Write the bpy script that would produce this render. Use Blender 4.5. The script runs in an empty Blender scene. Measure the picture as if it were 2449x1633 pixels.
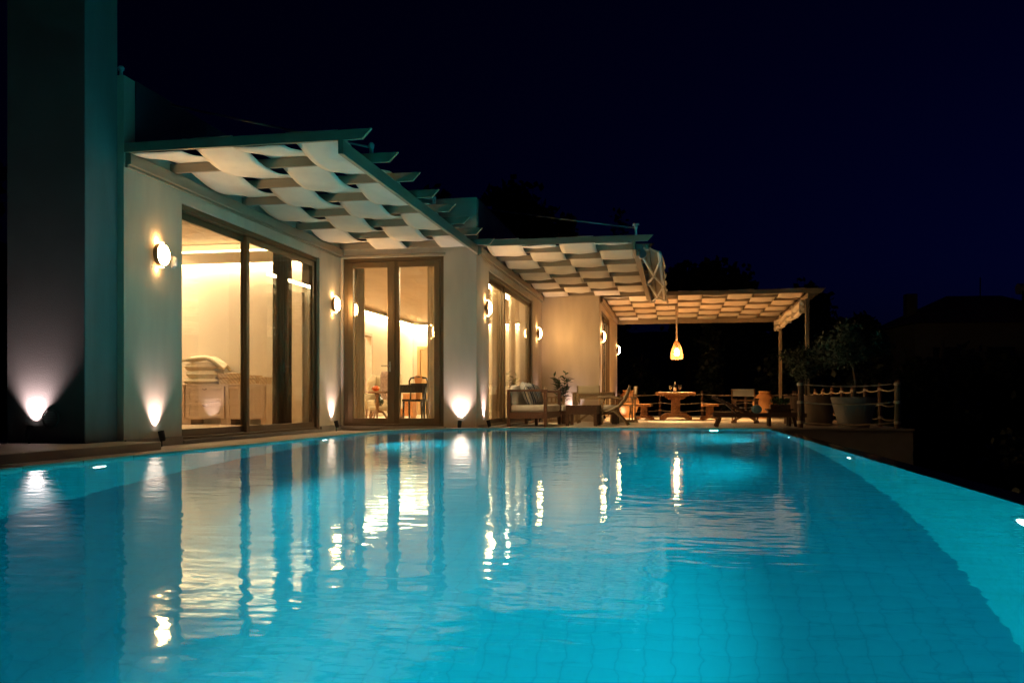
import bpy, math, random
from mathutils import Vector, Matrix, noise
R = math.radians
PI = math.pi
random.seed(7)
sc = bpy.context.scene
C = bpy.context.collection

# ------------------------------------------------------------------ camera
cam_d = bpy.data.cameras.new('camera')
cam = bpy.data.objects.new('camera', cam_d); C.objects.link(cam)
cam.location = (0, 0, 0.52)
cam.rotation_euler = (R(90), 0, R(10.61))
cam_d.sensor_width = 36.0
cam_d.lens = 36.0 * 2090 / 2449
cam_d.shift_y = 142.5 / 2449
cam_d.clip_start = 0.05
cam_d.clip_end = 2000
sc.camera = cam

# ------------------------------------------------------------------ sky, moonlight, exposure
w = bpy.data.worlds.new('World'); sc.world = w; w.use_nodes = True
nt = w.node_tree
bg = nt.nodes['Background']
sky = nt.nodes.new('ShaderNodeTexSky'); sky.sky_type = 'NISHITA'; sky.sun_disc = False
sky.sun_elevation = R(-4.2); sky.sun_rotation = R(62)
sky.air_density = 1.0; sky.dust_density = 0.3; sky.ozone_density = 6.0
tint = nt.nodes.new('ShaderNodeMix'); tint.data_type = 'RGBA'; tint.blend_type = 'MULTIPLY'; tint.inputs[0].default_value = 1.0
tint.inputs[7].default_value = (0.30, 0.45, 1.25, 1)      # deep blue of the night exposure
nt.links.new(sky.outputs[0], tint.inputs[6]); nt.links.new(tint.outputs[2], bg.inputs[0]); bg.inputs[1].default_value = 0.08
sc.view_settings.view_transform = 'Standard'
sc.view_settings.look = 'None'
sc.view_settings.exposure = 1.0
sc.view_settings.gamma = 1.0
sc.view_settings.use_curve_mapping = False
sc.render.engine = 'CYCLES'
cy = sc.cycles
cy.use_denoising = True
cy.max_bounces = 10; cy.diffuse_bounces = 4; cy.glossy_bounces = 5
cy.transmission_bounces = 6; cy.transparent_max_bounces = 16
cy.sample_clamp_indirect = 6.0
cy.caustics_reflective = False
cy.caustics_refractive = True
cy.blur_glossy = 0.5

# ------------------------------------------------------------------ materials
def mat(name, col, rough=0.6, var=0.12, scale=6.0, bump=0.0, bscale=60.0, metal=0.0, spec=0.5, stretch=None, sheen=0.0):
    m = bpy.data.materials.new(name); m.use_nodes = True
    n = m.node_tree.nodes; l = m.node_tree.links
    b = n['Principled BSDF']
    b.inputs['Roughness'].default_value = rough
    b.inputs['Metallic'].default_value = metal
    b.inputs['Specular IOR Level'].default_value = spec
    tc = n.new('ShaderNodeTexCoord'); mp = n.new('ShaderNodeMapping')
    l.new(tc.outputs['Object'], mp.inputs['Vector'])
    if stretch: mp.inputs['Scale'].default_value = stretch
    no = n.new('ShaderNodeTexNoise'); no.inputs['Scale'].default_value = scale; no.inputs['Detail'].default_value = 5
    l.new(mp.outputs[0], no.inputs['Vector'])
    rp = n.new('ShaderNodeValToRGB')
    rp.color_ramp.elements[0].position = 0.3; rp.color_ramp.elements[1].position = 0.7
    c0 = [max(0, c * (1 - var)) for c in col]; c1 = [min(1, c * (1 + var)) for c in col]
    rp.color_ramp.elements[0].color = (*c0, 1); rp.color_ramp.elements[1].color = (*c1, 1)
    l.new(no.outputs[0], rp.inputs[0]); l.new(rp.outputs[0], b.inputs['Base Color'])
    if bump:
        nb = n.new('ShaderNodeTexNoise'); nb.inputs['Scale'].default_value = bscale; nb.inputs['Detail'].default_value = 4
        l.new(mp.outputs[0], nb.inputs['Vector'])
        bp = n.new('ShaderNodeBump'); bp.inputs['Strength'].default_value = bump; bp.inputs['Distance'].default_value = 0.01
        l.new(nb.outputs[0], bp.inputs['Height']); l.new(bp.outputs[0], b.inputs['Normal'])
    return m

def translucent(m, w_):
    n = m.node_tree.nodes; l = m.node_tree.links; b = n['Principled BSDF']
    t = n.new('ShaderNodeBsdfTranslucent'); mx = n.new('ShaderNodeMixShader'); mx.inputs[0].default_value = w_
    src = b.inputs['Base Color'].links[0].from_socket
    l.new(src, t.inputs[0]); l.new(b.outputs[0], mx.inputs[1]); l.new(t.outputs[0], mx.inputs[2])
    l.new(mx.outputs[0], n['Material Output'].inputs[0]); return m

def emat(name, col, strength):
    m = bpy.data.materials.new(name); m.use_nodes = True
    n = m.node_tree.nodes; l = m.node_tree.links
    n.remove(n['Principled BSDF'])
    e = n.new('ShaderNodeEmission'); e.inputs[0].default_value = (*col, 1); e.inputs[1].default_value = strength
    l.new(e.outputs[0], n['Material Output'].inputs[0])
    return m

def glassmat(name, k=1.0, tint=(0.93, 0.95, 0.93)):
    m = bpy.data.materials.new(name); m.use_nodes = True
    n = m.node_tree.nodes; l = m.node_tree.links
    n.remove(n['Principled BSDF'])
    fr = n.new('ShaderNodeFresnel')
    ge = n.new('ShaderNodeNewGeometry'); mr = n.new('ShaderNodeMapRange')      # same reflectance on both faces of the pane
    mr.inputs['To Min'].default_value = 1.5; mr.inputs['To Max'].default_value = 1 / 1.5
    l.new(ge.outputs['Backfacing'], mr.inputs['Value']); l.new(mr.outputs[0], fr.inputs[0])
    mu = n.new('ShaderNodeMath'); mu.operation = 'MULTIPLY'; mu.inputs[1].default_value = k; mu.use_clamp = True
    tr = n.new('ShaderNodeBsdfTransparent'); tr.inputs[0].default_value = (*tint, 1)
    gl = n.new('ShaderNodeBsdfGlossy'); gl.inputs['Roughness'].default_value = 0.01
    mx = n.new('ShaderNodeMixShader')
    l.new(fr.outputs[0], mu.inputs[0]); l.new(mu.outputs[0], mx.inputs[0])
    l.new(tr.outputs[0], mx.inputs[1]); l.new(gl.outputs[0], mx.inputs[2])
    l.new(mx.outputs[0], n['Material Output'].inputs[0])
    return m

def stripemat(name, ca, cb, scale, axis, rough=0.9):
    m = bpy.data.materials.new(name); m.use_nodes = True
    n = m.node_tree.nodes; l = m.node_tree.links; b = n['Principled BSDF']
    b.inputs['Roughness'].default_value = rough
    tc = n.new('ShaderNodeTexCoord'); wv = n.new('ShaderNodeTexWave')
    wv.bands_direction = axis; wv.inputs['Scale'].default_value = scale; wv.inputs['Distortion'].default_value = 0.4
    wv.inputs['Detail Scale'].default_value = 0.5
    l.new(tc.outputs['Object'], wv.inputs['Vector'])
    rp = n.new('ShaderNodeValToRGB')
    rp.color_ramp.elements[0].position = 0.42; rp.color_ramp.elements[1].position = 0.58
    rp.color_ramp.elements[0].color = (*ca, 1); rp.color_ramp.elements[1].color = (*cb, 1)
    l.new(wv.outputs['Fac'], rp.inputs[0]); l.new(rp.outputs[0], b.inputs['Base Color'])
    return m

def leafmat(name, col):
    m = mat(name, col, rough=0.55, var=0.5, scale=3.0)
    b = m.node_tree.nodes['Principled BSDF']
    b.inputs['Subsurface Weight'].default_value = 0.0
    return m

M = {}
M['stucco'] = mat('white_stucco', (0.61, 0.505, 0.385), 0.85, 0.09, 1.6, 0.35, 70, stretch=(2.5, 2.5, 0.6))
M['plinth'] = mat('grey_plinth', (0.32, 0.28, 0.25), 0.8, 0.1, 4, 0.3, 60)
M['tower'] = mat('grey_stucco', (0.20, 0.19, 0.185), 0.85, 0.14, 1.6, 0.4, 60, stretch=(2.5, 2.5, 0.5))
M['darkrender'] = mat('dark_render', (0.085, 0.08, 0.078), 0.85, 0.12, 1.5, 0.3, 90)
M['parapetshade'] = mat('parapet_shade', (0.055, 0.062, 0.085), 0.5, 0.15, 1.2, 0.1, 8)  # dark tone standing in for shade on the parapet sides
M['paint'] = mat('pergola_paint', (0.30, 0.235, 0.165), 0.5, 0.06, 5, 0.05, 40)
M['canvas'] = mat('cream_canvas', (0.78, 0.70, 0.585), 0.95, 0.07, 3, 0.5, 14)
M['awningcloth'] = mat('awning_cloth', (0.36, 0.30, 0.23), 0.95, 0.08, 3, 0.4, 14)
M['bronze'] = mat('bronze_aluminium', (0.16, 0.105, 0.055), 0.42, 0.06, 4, 0, 60, 0.5)
M['glass'] = glassmat('window_glass')
M['iplaster'] = mat('cream_plaster', (0.78, 0.70, 0.55), 0.9, 0.03, 2, 0.05, 80)
M['iceil'] = mat('timber_ceiling', (0.46, 0.33, 0.21), 0.6, 0.1, 2, 0.05, 40, stretch=(0.4, 6, 1))
M['ifloor'] = mat('interior_floor', (0.55, 0.42, 0.30), 0.35, 0.12, 3, 0.05, 50, stretch=(5, 0.6, 1))
M['deck'] = mat('deck_stone', (0.52, 0.45, 0.36), 0.6, 0.12, 2.2, 0.3, 55)
M['coping'] = mat('coping_stone', (0.40, 0.34, 0.27), 0.55, 0.15, 5, 0.3, 70)
M['weir'] = mat('wet_dark_stone', (0.018, 0.030, 0.028), 0.12, 0.3, 6, 0.4, 25)
M['tile'] = mat('pool_tile', (0.012, 0.44, 0.62), 0.4, 0.06, 1.4)
M['walltile'] = mat('pool_wall_tile', (0.012, 0.55, 0.68), 0.35, 0.07, 1.4)
M['grout'] = mat('pool_grout', (0.02, 0.31, 0.46), 0.8, 0.1, 4)
M['black'] = mat('black_metal', (0.012, 0.012, 0.013), 0.45, 0.1, 5)
M['brass'] = mat('bronze_ring', (0.22, 0.15, 0.08), 0.3, 0.1, 5, metal=0.9)
M['steel'] = mat('brushed_steel', (0.55, 0.55, 0.53), 0.3, 0.08, 6, metal=0.9)
M['whitemetal'] = mat('white_metal', (0.70, 0.69, 0.66), 0.4, 0.05, 6)
M['darkwood'] = mat('dark_stained_wood', (0.085, 0.038, 0.020), 0.45, 0.3, 5, 0.1, 30, stretch=(8, 1, 8))
M['teak'] = mat('teak_wood', (0.28, 0.135, 0.058), 0.5, 0.28, 5, 0.15, 30, stretch=(8, 1.5, 8))
M['sofawood'] = mat('mahogany_wood', (0.10, 0.042, 0.022), 0.45, 0.28, 5, 0.12, 30, stretch=(8, 1.5, 8))
M['rustic'] = mat('rustic_pine', (0.36, 0.15, 0.045), 0.5, 0.35, 4, 0.3, 18, stretch=(6, 1.5, 6))
M['paleteak'] = mat('weathered_teak', (0.33, 0.22, 0.12), 0.6, 0.2, 5, 0.15, 30, stretch=(8, 1.5, 8))
M['blackwood'] = mat('black_lacquer', (0.012, 0.009, 0.008), 0.25, 0.2, 5)
M['cushion'] = mat('offwhite_cushion', (0.62, 0.56, 0.50), 0.95, 0.05, 5, 0.15, 220)
M['sling'] = mat('cream_sling', (0.60, 0.50, 0.34), 0.9, 0.06, 5, 0.15, 250)
M['stripe'] = stripemat('striped_cotton', (0.55, 0.52, 0.48), (0.05, 0.06, 0.09), 7.0, 'Y')
M['terracotta'] = mat('terracotta', (0.50, 0.235, 0.09), 0.8, 0.15, 5, 0.3, 40)
M['claypot'] = mat('grey_clay', (0.20, 0.13, 0.09), 0.8, 0.12, 5, 0.3, 40)
M['whitepot'] = mat('white_planter', (0.24, 0.21, 0.19), 0.7, 0.08, 5, 0.2, 40)
M['rope'] = mat('hemp_rope', (0.55, 0.42, 0.30), 0.9, 0.15, 20, 0.5, 120)
M['post'] = mat('fence_timber', (0.16, 0.075, 0.04), 0.6, 0.25, 6, 0.2, 30, stretch=(6, 6, 1))
M['soil'] = mat('soil', (0.04, 0.028, 0.018), 0.95, 0.3, 20, 0.5, 40)
M['leaf'] = leafmat('leaf_green', (0.06, 0.11, 0.035))
M['olive'] = leafmat('olive_leaf', (0.06, 0.08, 0.045))
M['pine'] = leafmat('pine_needles', (0.016, 0.026, 0.012))
M['bark'] = mat('bark', (0.10, 0.07, 0.05), 0.9, 0.25, 12, 0.6, 30)
M['curtain'] = mat('linen_curtain', (0.72, 0.62, 0.48), 0.95, 0.05, 5, 0.1, 200)
M['browncurtain'] = mat('brown_curtain', (0.24, 0.16, 0.10), 0.95, 0.05, 5, 0.1, 200)
translucent(M['curtain'], 0.45); translucent(M['browncurtain'], 0.3)
M['furniturewhite'] = mat('cream_lacquer', (0.58, 0.45, 0.33), 0.4, 0.03, 4)
M['pillow'] = mat('ribbed_pillow', (0.60, 0.52, 0.36), 0.95, 0.08, 12, 0.4, 90)
M['box'] = stripemat('patterned_paper', (0.58, 0.44, 0.27), (0.44, 0.30, 0.16), 9.0, 'DIAGONAL', 0.7)
M['pumpkin'] = mat('orange_gourd', (0.62, 0.11, 0.015), 0.35, 0.15, 6)
M['greenvase'] = mat('green_glaze', (0.03, 0.035, 0.018), 0.2, 0.2, 6)
M['upholstery'] = mat('cream_upholstery', (0.62, 0.50, 0.33), 0.9, 0.04, 5, 0.1, 150)
M['throw'] = mat('speckled_throw', (0.36, 0.24, 0.19), 0.95, 0.6, 60, 0.8, 60)
M['drawerwood'] = mat('orange_wood', (0.42, 0.16, 0.04), 0.4, 0.2, 5, 0.1, 30)
M['doorwood'] = mat('honey_wood_door', (0.46, 0.28, 0.12), 0.45, 0.12, 4, 0.05, 30, stretch=(8, 8, 1))
M['wicker'] = mat('wicker', (0.45, 0.24, 0.09), 0.7, 0.3, 30, 0.3, 80)
M['bottle'] = mat('dark_bottle', (0.01, 0.018, 0.01), 0.1, 0.2, 6)
M['paper'] = mat('white_paper', (0.78, 0.76, 0.72), 0.7, 0.03, 6)
M['towel'] = mat('blue_towel', (0.12, 0.26, 0.36), 0.95, 0.12, 25, 0.6, 120)
M['red'] = mat('red_plastic', (0.45, 0.02, 0.015), 0.4, 0.1, 6)
M['ground'] = mat('dark_garden_ground', (0.035, 0.045, 0.022), 0.95, 0.4, 1.5, 0.5, 8)
M['nbwall'] = mat('neighbour_render', (0.15, 0.14, 0.13), 0.9, 0.08, 2)
M['nbroof'] = mat('neighbour_tiles', (0.14, 0.07, 0.05), 0.8, 0.25, 5, 0.5, 12)
M['nbwindow'] = mat('dark_window', (0.02, 0.025, 0.03), 0.1, 0.1, 4)
M['sensor'] = mat('frosted_plastic', (0.70, 0.70, 0.68), 0.3, 0.03, 6)
WARM = (1.0, 0.56, 0.20)
M['lamp'] = emat('lamp_diffuser', (1.0, 0.58, 0.22), 72.0)
M['lampslot'] = emat('lamp_slot', (1.0, 0.66, 0.28), 15.0)
M['spotlens'] = emat('spot_lens', (1.0, 0.88, 0.84), 6.0)
M['led'] = emat('led_strip', (1.0, 0.70, 0.42), 55.0)
M['ledb'] = emat('led_strip_bright', (1.0, 0.76, 0.44), 60.0)
M['ledline'] = emat('led_line', (1.0, 0.74, 0.40), 7.0)
M['bulb'] = emat('bulb', (1.0, 0.66, 0.30), 50.0)
M['poollens'] = emat('pool_lens', (0.75, 1.0, 1.0), 9.0)

def watermat():
    m = bpy.data.materials.new('pool_water'); m.use_nodes = True
    n = m.node_tree.nodes; l = m.node_tree.links
    n.remove(n['Principled BSDF'])
    g = n.new('ShaderNodeBsdfGlass'); g.inputs['IOR'].default_value = 1.333; g.inputs['Roughness'].default_value = 0.04
    g.inputs['Color'].default_value = (0.82, 0.985, 1.0, 1)
    tc = n.new('ShaderNodeTexCoord')
    def nz(sx, sy, sc_, det):
        mp = n.new('ShaderNodeMapping'); mp.inputs['Scale'].default_value = (sx, sy, 1)
        l.new(tc.outputs['Object'], mp.inputs['Vector'])
        t = n.new('ShaderNodeTexNoise'); t.inputs['Scale'].default_value = sc_; t.inputs['Detail'].default_value = det
        t.inputs['Roughness'].default_value = 0.45
        l.new(mp.outputs[0], t.inputs['Vector']); return t
    a = nz(0.75, 1.25, 8.0, 1.5); b = nz(1, 1, 2.6, 1.0)
    ma = n.new('ShaderNodeMath'); ma.operation = 'MULTIPLY_ADD'; ma.inputs[1].default_value = 1.2
    l.new(b.outputs[0], ma.inputs[0]); l.new(a.outputs[0], ma.inputs[2])
    bp = n.new('ShaderNodeBump'); bp.inputs['Strength'].default_value = 1.0; bp.inputs['Distance'].default_value = 0.0023
    l.new(ma.outputs[0], bp.inputs['Height']); l.new(bp.outputs[0], g.inputs['Normal'])
    l.new(g.outputs[0], n['Material Output'].inputs[0])
    return m
M['water'] = watermat()

# ------------------------------------------------------------------ mesh helpers
class MB:
    def __init__(s): s.v = []; s.f = []
    def add(s, vs, fs):
        o = len(s.v); s.v += [tuple(p) for p in vs]; s.f += [tuple(i + o for i in f) for f in fs]; return s
    def box(s, x0, x1, y0, y1, z0, z1, M4=None):
        vs = [Vector(p) for p in ((x0,y0,z0),(x1,y0,z0),(x1,y1,z0),(x0,y1,z0),(x0,y0,z1),(x1,y0,z1),(x1,y1,z1),(x0,y1,z1))]
        if M4: vs = [M4 @ p for p in vs]
        return s.add(vs, [(3,2,1,0),(4,5,6,7),(0,1,5,4),(1,2,6,5),(2,3,7,6),(3,0,4,7)])
    def bar(s, a, b, wd, h, up=(0, 0, 1)):
        a = Vector(a); b = Vector(b); d = (b - a); L = d.length; d.normalize()
        sd = d.cross(Vector(up))
        if sd.length < 1e-4: sd = d.cross(Vector((0, 1, 0)))
        sd.normalize(); u = sd.cross(d)
        vs = []
        for p in (a, b):
            for i, j in ((-1,-1),(1,-1),(1,1),(-1,1)): vs.append(p + sd * (i * wd / 2) + u * (j * h / 2))
        return s.add(vs, [(0,3,2,1),(4,5,6,7),(0,1,5,4),(1,2,6,5),(2,3,7,6),(3,0,4,7)])
    def tube(s, pts, r, n=8, cap=True):
        pts = [Vector(p) for p in pts]; k = len(pts)
        rs = r if isinstance(r, (list, tuple)) else [r] * k
        vs = []; side = None
        for i, p in enumerate(pts):
            d = (pts[min(i + 1, k - 1)] - pts[max(i - 1, 0)]).normalized()
            if side is None:
                side = d.cross(Vector((0, 0, 1)))
                if side.length < 1e-3: side = d.cross(Vector((0, 1, 0)))
            side = (side - d * side.dot(d)).normalized(); u = d.cross(side)
            for j in range(n):
                t = 2 * PI * j / n; vs.append(p + side * (math.cos(t) * rs[i]) + u * (math.sin(t) * rs[i]))
        fs = [(i*n+j, i*n+(j+1)%n, (i+1)*n+(j+1)%n, (i+1)*n+j) for i in range(k-1) for j in range(n)]
        if cap: fs += [tuple(range(n-1, -1, -1)), tuple((k-1)*n+j for j in range(n))]
        return s.add(vs, fs)
    def lathe(s, prof, n=24, M4=None, cap=True):
        vs = []
        for r, z in prof:
            for j in range(n):
                t = 2 * PI * j / n; p = Vector((r * math.cos(t), r * math.sin(t), z))
                vs.append(M4 @ p if M4 else p)
        k = len(prof)
        fs = [(i*n+j, i*n+(j+1)%n, (i+1)*n+(j+1)%n, (i+1)*n+j) for i in range(k-1) for j in range(n)]
        if cap: fs += [tuple(range(n-1, -1, -1)), tuple((k-1)*n+j for j in range(n))]
        return s.add(vs, fs)
    def prism(s, pts, ax, a, b):
        # polygon in the plane normal to axis ax ('x','y','z'), extruded a..b
        def P(p, t):
            return {'x': (t, p[0], p[1]), 'y': (p[0], t, p[1]), 'z': (p[0], p[1], t)}[ax]
        n = len(pts)
        vs = [P(p, a) for p in pts] + [P(p, b) for p in pts]
        return s.add(vs, [tuple(range(n-1, -1, -1)), tuple(range(n, 2*n))] + [(i, (i+1) % n, n+(i+1) % n, n+i) for i in range(n)])
    def grid(s, fn, nu, nv):
        vs = [fn(i / nu, j / nv) for i in range(nu + 1) for j in range(nv + 1)]
        return s.add(vs, [(i*(nv+1)+j, (i+1)*(nv+1)+j, (i+1)*(nv+1)+j+1, i*(nv+1)+j+1) for i in range(nu) for j in range(nv)])
    def mesh(s, name, smooth=False):
        me = bpy.data.meshes.new(name); me.from_pydata(s.v, [], s.f); me.validate(); 
        import bmesh
        bm = bmesh.new(); bm.from_mesh(me); bmesh.ops.recalc_face_normals(bm, faces=bm.faces); bm.to_mesh(me); bm.free()
        if smooth: me.polygons.foreach_set('use_smooth', [True] * len(me.polygons))
        return me
    def build(s, name, m, parent=None, smooth=False, bevel=0.0, solid=0.0, sub=0):
        o = bpy.data.objects.new(name, s.mesh(name, smooth)); C.objects.link(o)
        o.data.materials.append(M[m] if isinstance(m, str) else m)
        if parent: o.parent = parent
        if solid: md = o.modifiers.new('solid', 'SOLIDIFY'); md.thickness = solid; md.offset = 0
        if bevel: md = o.modifiers.new('bevel', 'BEVEL'); md.width = bevel; md.segments = 2; md.limit_method = 'ANGLE'
        if sub: md = o.modifiers.new('sub', 'SUBSURF'); md.levels = sub; md.render_levels = sub
        return o

def tag(o, label=None, cat=None, group=None, kind=None):
    if label: o['label'] = label
    if cat: o['category'] = cat
    if group: o['group'] = group
    if kind: o['kind'] = kind
    return o
def thing(name, label, cat, loc=(0, 0, 0), rz=0, group=None):
    o = bpy.data.objects.new(name, None); C.objects.link(o); o.empty_display_size = 0.1
    o.location = loc; o.rotation_euler = (0, 0, rz)
    return tag(o, label, cat, group)
def struct(o): o['kind'] = 'structure'; return o
def light(name, kind, loc, power, col, parent=None, rot=None, target=None, size=0.03, angle=60, blend=0.6):
    d = bpy.data.lights.new(name, kind); d.energy = power; d.color = col
    if kind in ('POINT', 'SPOT'): d.shadow_soft_size = size
    if kind == 'SPOT': d.spot_size = R(angle); d.spot_blend = blend
    o = bpy.data.objects.new(name, d); C.objects.link(o); o.location = loc
    if target is not None:
        dv = Vector(target) - Vector(loc); o.rotation_euler = dv.to_track_quat('-Z', 'Y').to_euler()
    if parent: o.parent = parent
    return o
def leaves(centers, n, size, spread, seed, flat=0.0, up=0.3):
    rd = random.Random(seed); mb = MB(); vs = []; fs = []
    tot = sum(c[3] ** 2 for c in centers)
    for (cx, cy_, cz, r) in centers:
        k = int(n * r * r / tot)
        for _ in range(k):
            d = Vector((rd.gauss(0, 1), rd.gauss(0, 1), rd.gauss(0, 1))).normalized()
            q = r * (rd.random() ** 0.45) * (1 + spread * rd.uniform(-1, 1))
            p = Vector((cx, cy_, cz)) + Vector((d.x * q, d.y * q, d.z * q * (1 - flat)))
            a = Vector((rd.gauss(0, 1), rd.gauss(0, 1), rd.gauss(0, 1) + up)).normalized()
            b = a.cross(Vector((rd.gauss(0, 1), rd.gauss(0, 1), rd.gauss(0, 1)))).normalized()
            L = size * rd.uniform(0.6, 1.3); W = L * 0.36
            o = len(vs); vs += [p, p + a * L * 0.5 + b * W, p + a * L, p + a * L * 0.5 - b * W]; fs.append((o, o+1, o+2, o+3))
    mb.v = [tuple(v) for v in vs]; mb.f = fs
    return mb

# ------------------------------------------------------------------ the setting: ground, deck, pool
WZ = 0.065                       # water level
struct(MB().box(-140, 160, -60, 260, -2.7, -2.5).build('ground', 'ground'))
# deck around the pool (z = 0); the terrace on the right ends at a retaining wall
POOL = [(-4.3, 0.9), (-4.3, 12.4), (-3.85, 13.12), (-3.19, 13.9), (-2.2, 14.3), (-0.9, 14.45), (1.5, 14.45), (1.5, 0.9)]
deck = MB()
def slab(pts, z0=-0.2, z1=0.0): deck.prism(pts, 'z', z0, z1)
slab([(-7.4, -4), (-4.45, -4), (-4.45, 12.45), (-3.99, 13.2), (-3.29, 14.03), (-2.24, 14.46), (-0.9, 14.6), (-0.9, 32.2), (-9.9, 32.2), (-9.9, 12), (-7.4, 8.5)])
slab([(-0.9, 14.6), (1.72, 14.6), (1.72, 17.2), (4.3, 17.2), (4.3, 32.2), (-0.9, 32.2)])
slab([(-4.45, -4), (1.72, -4), (1.72, 0.75), (-4.45, 0.75)])
struct(deck.build('deck', 'deck'))
step = struct(MB().box(-7.4, -5.42, -4, 8.52, 0.001, 0.085).build('terrace_step', 'deck', bevel=0.008))

def pdepth(y):                    # deep near the camera, rising smoothly to the shallow end
    u = min(1.0, max(0.0, (y - 2.2) / 10.2)); return 2.6 - 1.38 * u * u * (3 - 2 * u)
# pool shell: backing walls and floor, with every tile a proud piece over the joint colour
def seglen(a, b): return math.hypot(b[0]-a[0], b[1]-a[1])
pf = MB()
ys = [0.8 + 0.25 * i for i in range(56)]
for a, b in zip(ys, ys[1:]):
    pf.add([(-4.6, a, WZ - pdepth(a)), (1.8, a, WZ - pdepth(a)), (1.8, b, WZ - pdepth(b)), (-4.6, b, WZ - pdepth(b))], [(0, 1, 2, 3)])
pool_floor = struct(pf.build('pool_floor', 'grout'))
T = 5.8 / 46; J = 0.004; TH = 0.0015
tm = MB().box(-T/2+J/2, T/2-J/2, -T/2+J/2, T/2-J/2, 0, TH).mesh('tile')
tm.materials.append(M['tile'])
rest = MB(); cand = []
nx = 45; x0 = -4.3 + T / 2
ny = int(13.6 / T)
def inside(x, y):
    if y < 12.35: return True
    if y > 14.4: return False
    pts = POOL; c = False; j = len(pts) - 1
    for i in range(len(pts)):
        xi, yi = pts[i]; xj, yj = pts[j]
        if (yi > y) != (yj > y) and x < (xj-xi)*(y-yi)/(yj-yi)+xi: c = not c
        j = i
    return c
for i in range(nx + 1):
    for k in range(ny):
        x = x0 + i * T; y = 0.9 + T / 2 + k * T
        if not inside(x, y): continue
        tilt = math.atan((pdepth(y - 0.05) - pdepth(y + 0.05)) / 0.1)
        z = WZ - pdepth(y)
        near = y > 3.4 and y < 6.6 and -3.2 < x < 1.3
        cand.append((0 if near else 1, (y - 3.4) + abs(x - 0.2) * 0.6, x, y, z, tilt))
cand.sort()
def place_tile(x, y, z, tilt, mtx=None):
    o = bpy.data.objects.new('tile', tm); C.objects.link(o); o.parent = pool_floor
    o.location = (x, y, z); o.rotation_euler = (tilt, 0, 0)
for q, (nr, d, x, y, z, tilt) in enumerate(cand):
    z += random.uniform(-0.0007, 0.0007)
    if q < 300: place_tile(x, y, z, tilt)
    else:
        mt = Matrix.Translation((x, y, z)) @ Matrix.Rotation(tilt, 4, 'X')
        h = T/2-J/2
        vs = [mt @ Vector(p) for p in ((-h,-h,0),(h,-h,0),(h,h,0),(-h,h,0),(-h,-h,TH),(h,-h,TH),(h,h,TH),(-h,h,TH))]
        rest.add(vs, [(4,5,6,7),(0,1,5,4),(1,2,6,5),(2,3,7,6),(3,0,4,7)])
def fastbuild(mb, name, m, parent=None):
    me = bpy.data.meshes.new(name); me.from_pydata(mb.v, [], mb.f)
    o = bpy.data.objects.new(name, me); C.objects.link(o); me.materials.append(M[m])
    if parent: o.parent = parent
    return o
tag(fastbuild(rest, 'floor_tiles', 'tile', pool_floor), kind='stuff')
pw = MB(); wt = MB()
closed = POOL + [POOL[0]]
right_tiles = []; left_tiles = []
for si, (a, b) in enumerate(zip(closed, closed[1:])):
    ax, ay = a; bx, by = b; L = seglen(a, b); ux, uy = (bx-ax)/L, (by-ay)/L; nxn, nyn = uy, -ux  # inward normal (polygon runs clockwise)
    zt = 0.05
    pw.add([(ax, ay, zt), (bx, by, zt), (bx, by, -2.7), (ax, ay, -2.7)], [(0, 1, 2, 3)])
    if si == 7: continue
    nn = int(L / T)
    for i in range(nn):
        s = (i + 0.5) * L / nn
        cx, cyy = ax + ux * s, ay + uy * s
        for j in range(22):
            zc = 0.045 - (j + 0.5) * T
            if zc + T / 2 < WZ - pdepth(cyy) - 0.01: break
            hw = L / nn / 2 - J / 2; hh = T / 2 - J / 2
            vs = []
            for dz in (0, TH):
                for p, q in ((-hw, -hh), (hw, -hh), (hw, hh), (-hw, hh)):
                    vs.append((cx + ux * p + nxn * dz, cyy + uy * p + nyn * dz, zc + q))
            item = (vs, [(4,5,6,7),(0,1,5,4),(1,2,6,5),(2,3,7,6),(3,0,4,7)])
            if si == 6 and 3.0 < cyy < 7.5 and len(right_tiles) < 290 and j < 12: right_tiles.append(item)
            else: wt.add(*item)
pool_wall = struct(pw.build('pool_wall', 'grout'))
tag(fastbuild(wt, 'wall_tiles', 'walltile', pool_wall), kind='stuff')
for vs, fs in right_tiles:
    fastbuild(MB().add(vs, fs), 'tile', 'walltile', pool_wall)

# water sheet
wm = bpy.data.meshes.new('water')
wp = [(x + (0.02 if x > 1.4 else 0), y) for x, y in POOL]
wm.from_pydata([(x, y, WZ) for x, y in wp], [], [tuple(range(len(wp)))][::1])
if wm.polygons[0].normal.z < 0: wm.flip_normals()
water = bpy.data.objects.new('water', wm); C.objects.link(water); wm.materials.append(M['water']); struct(water)

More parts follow.
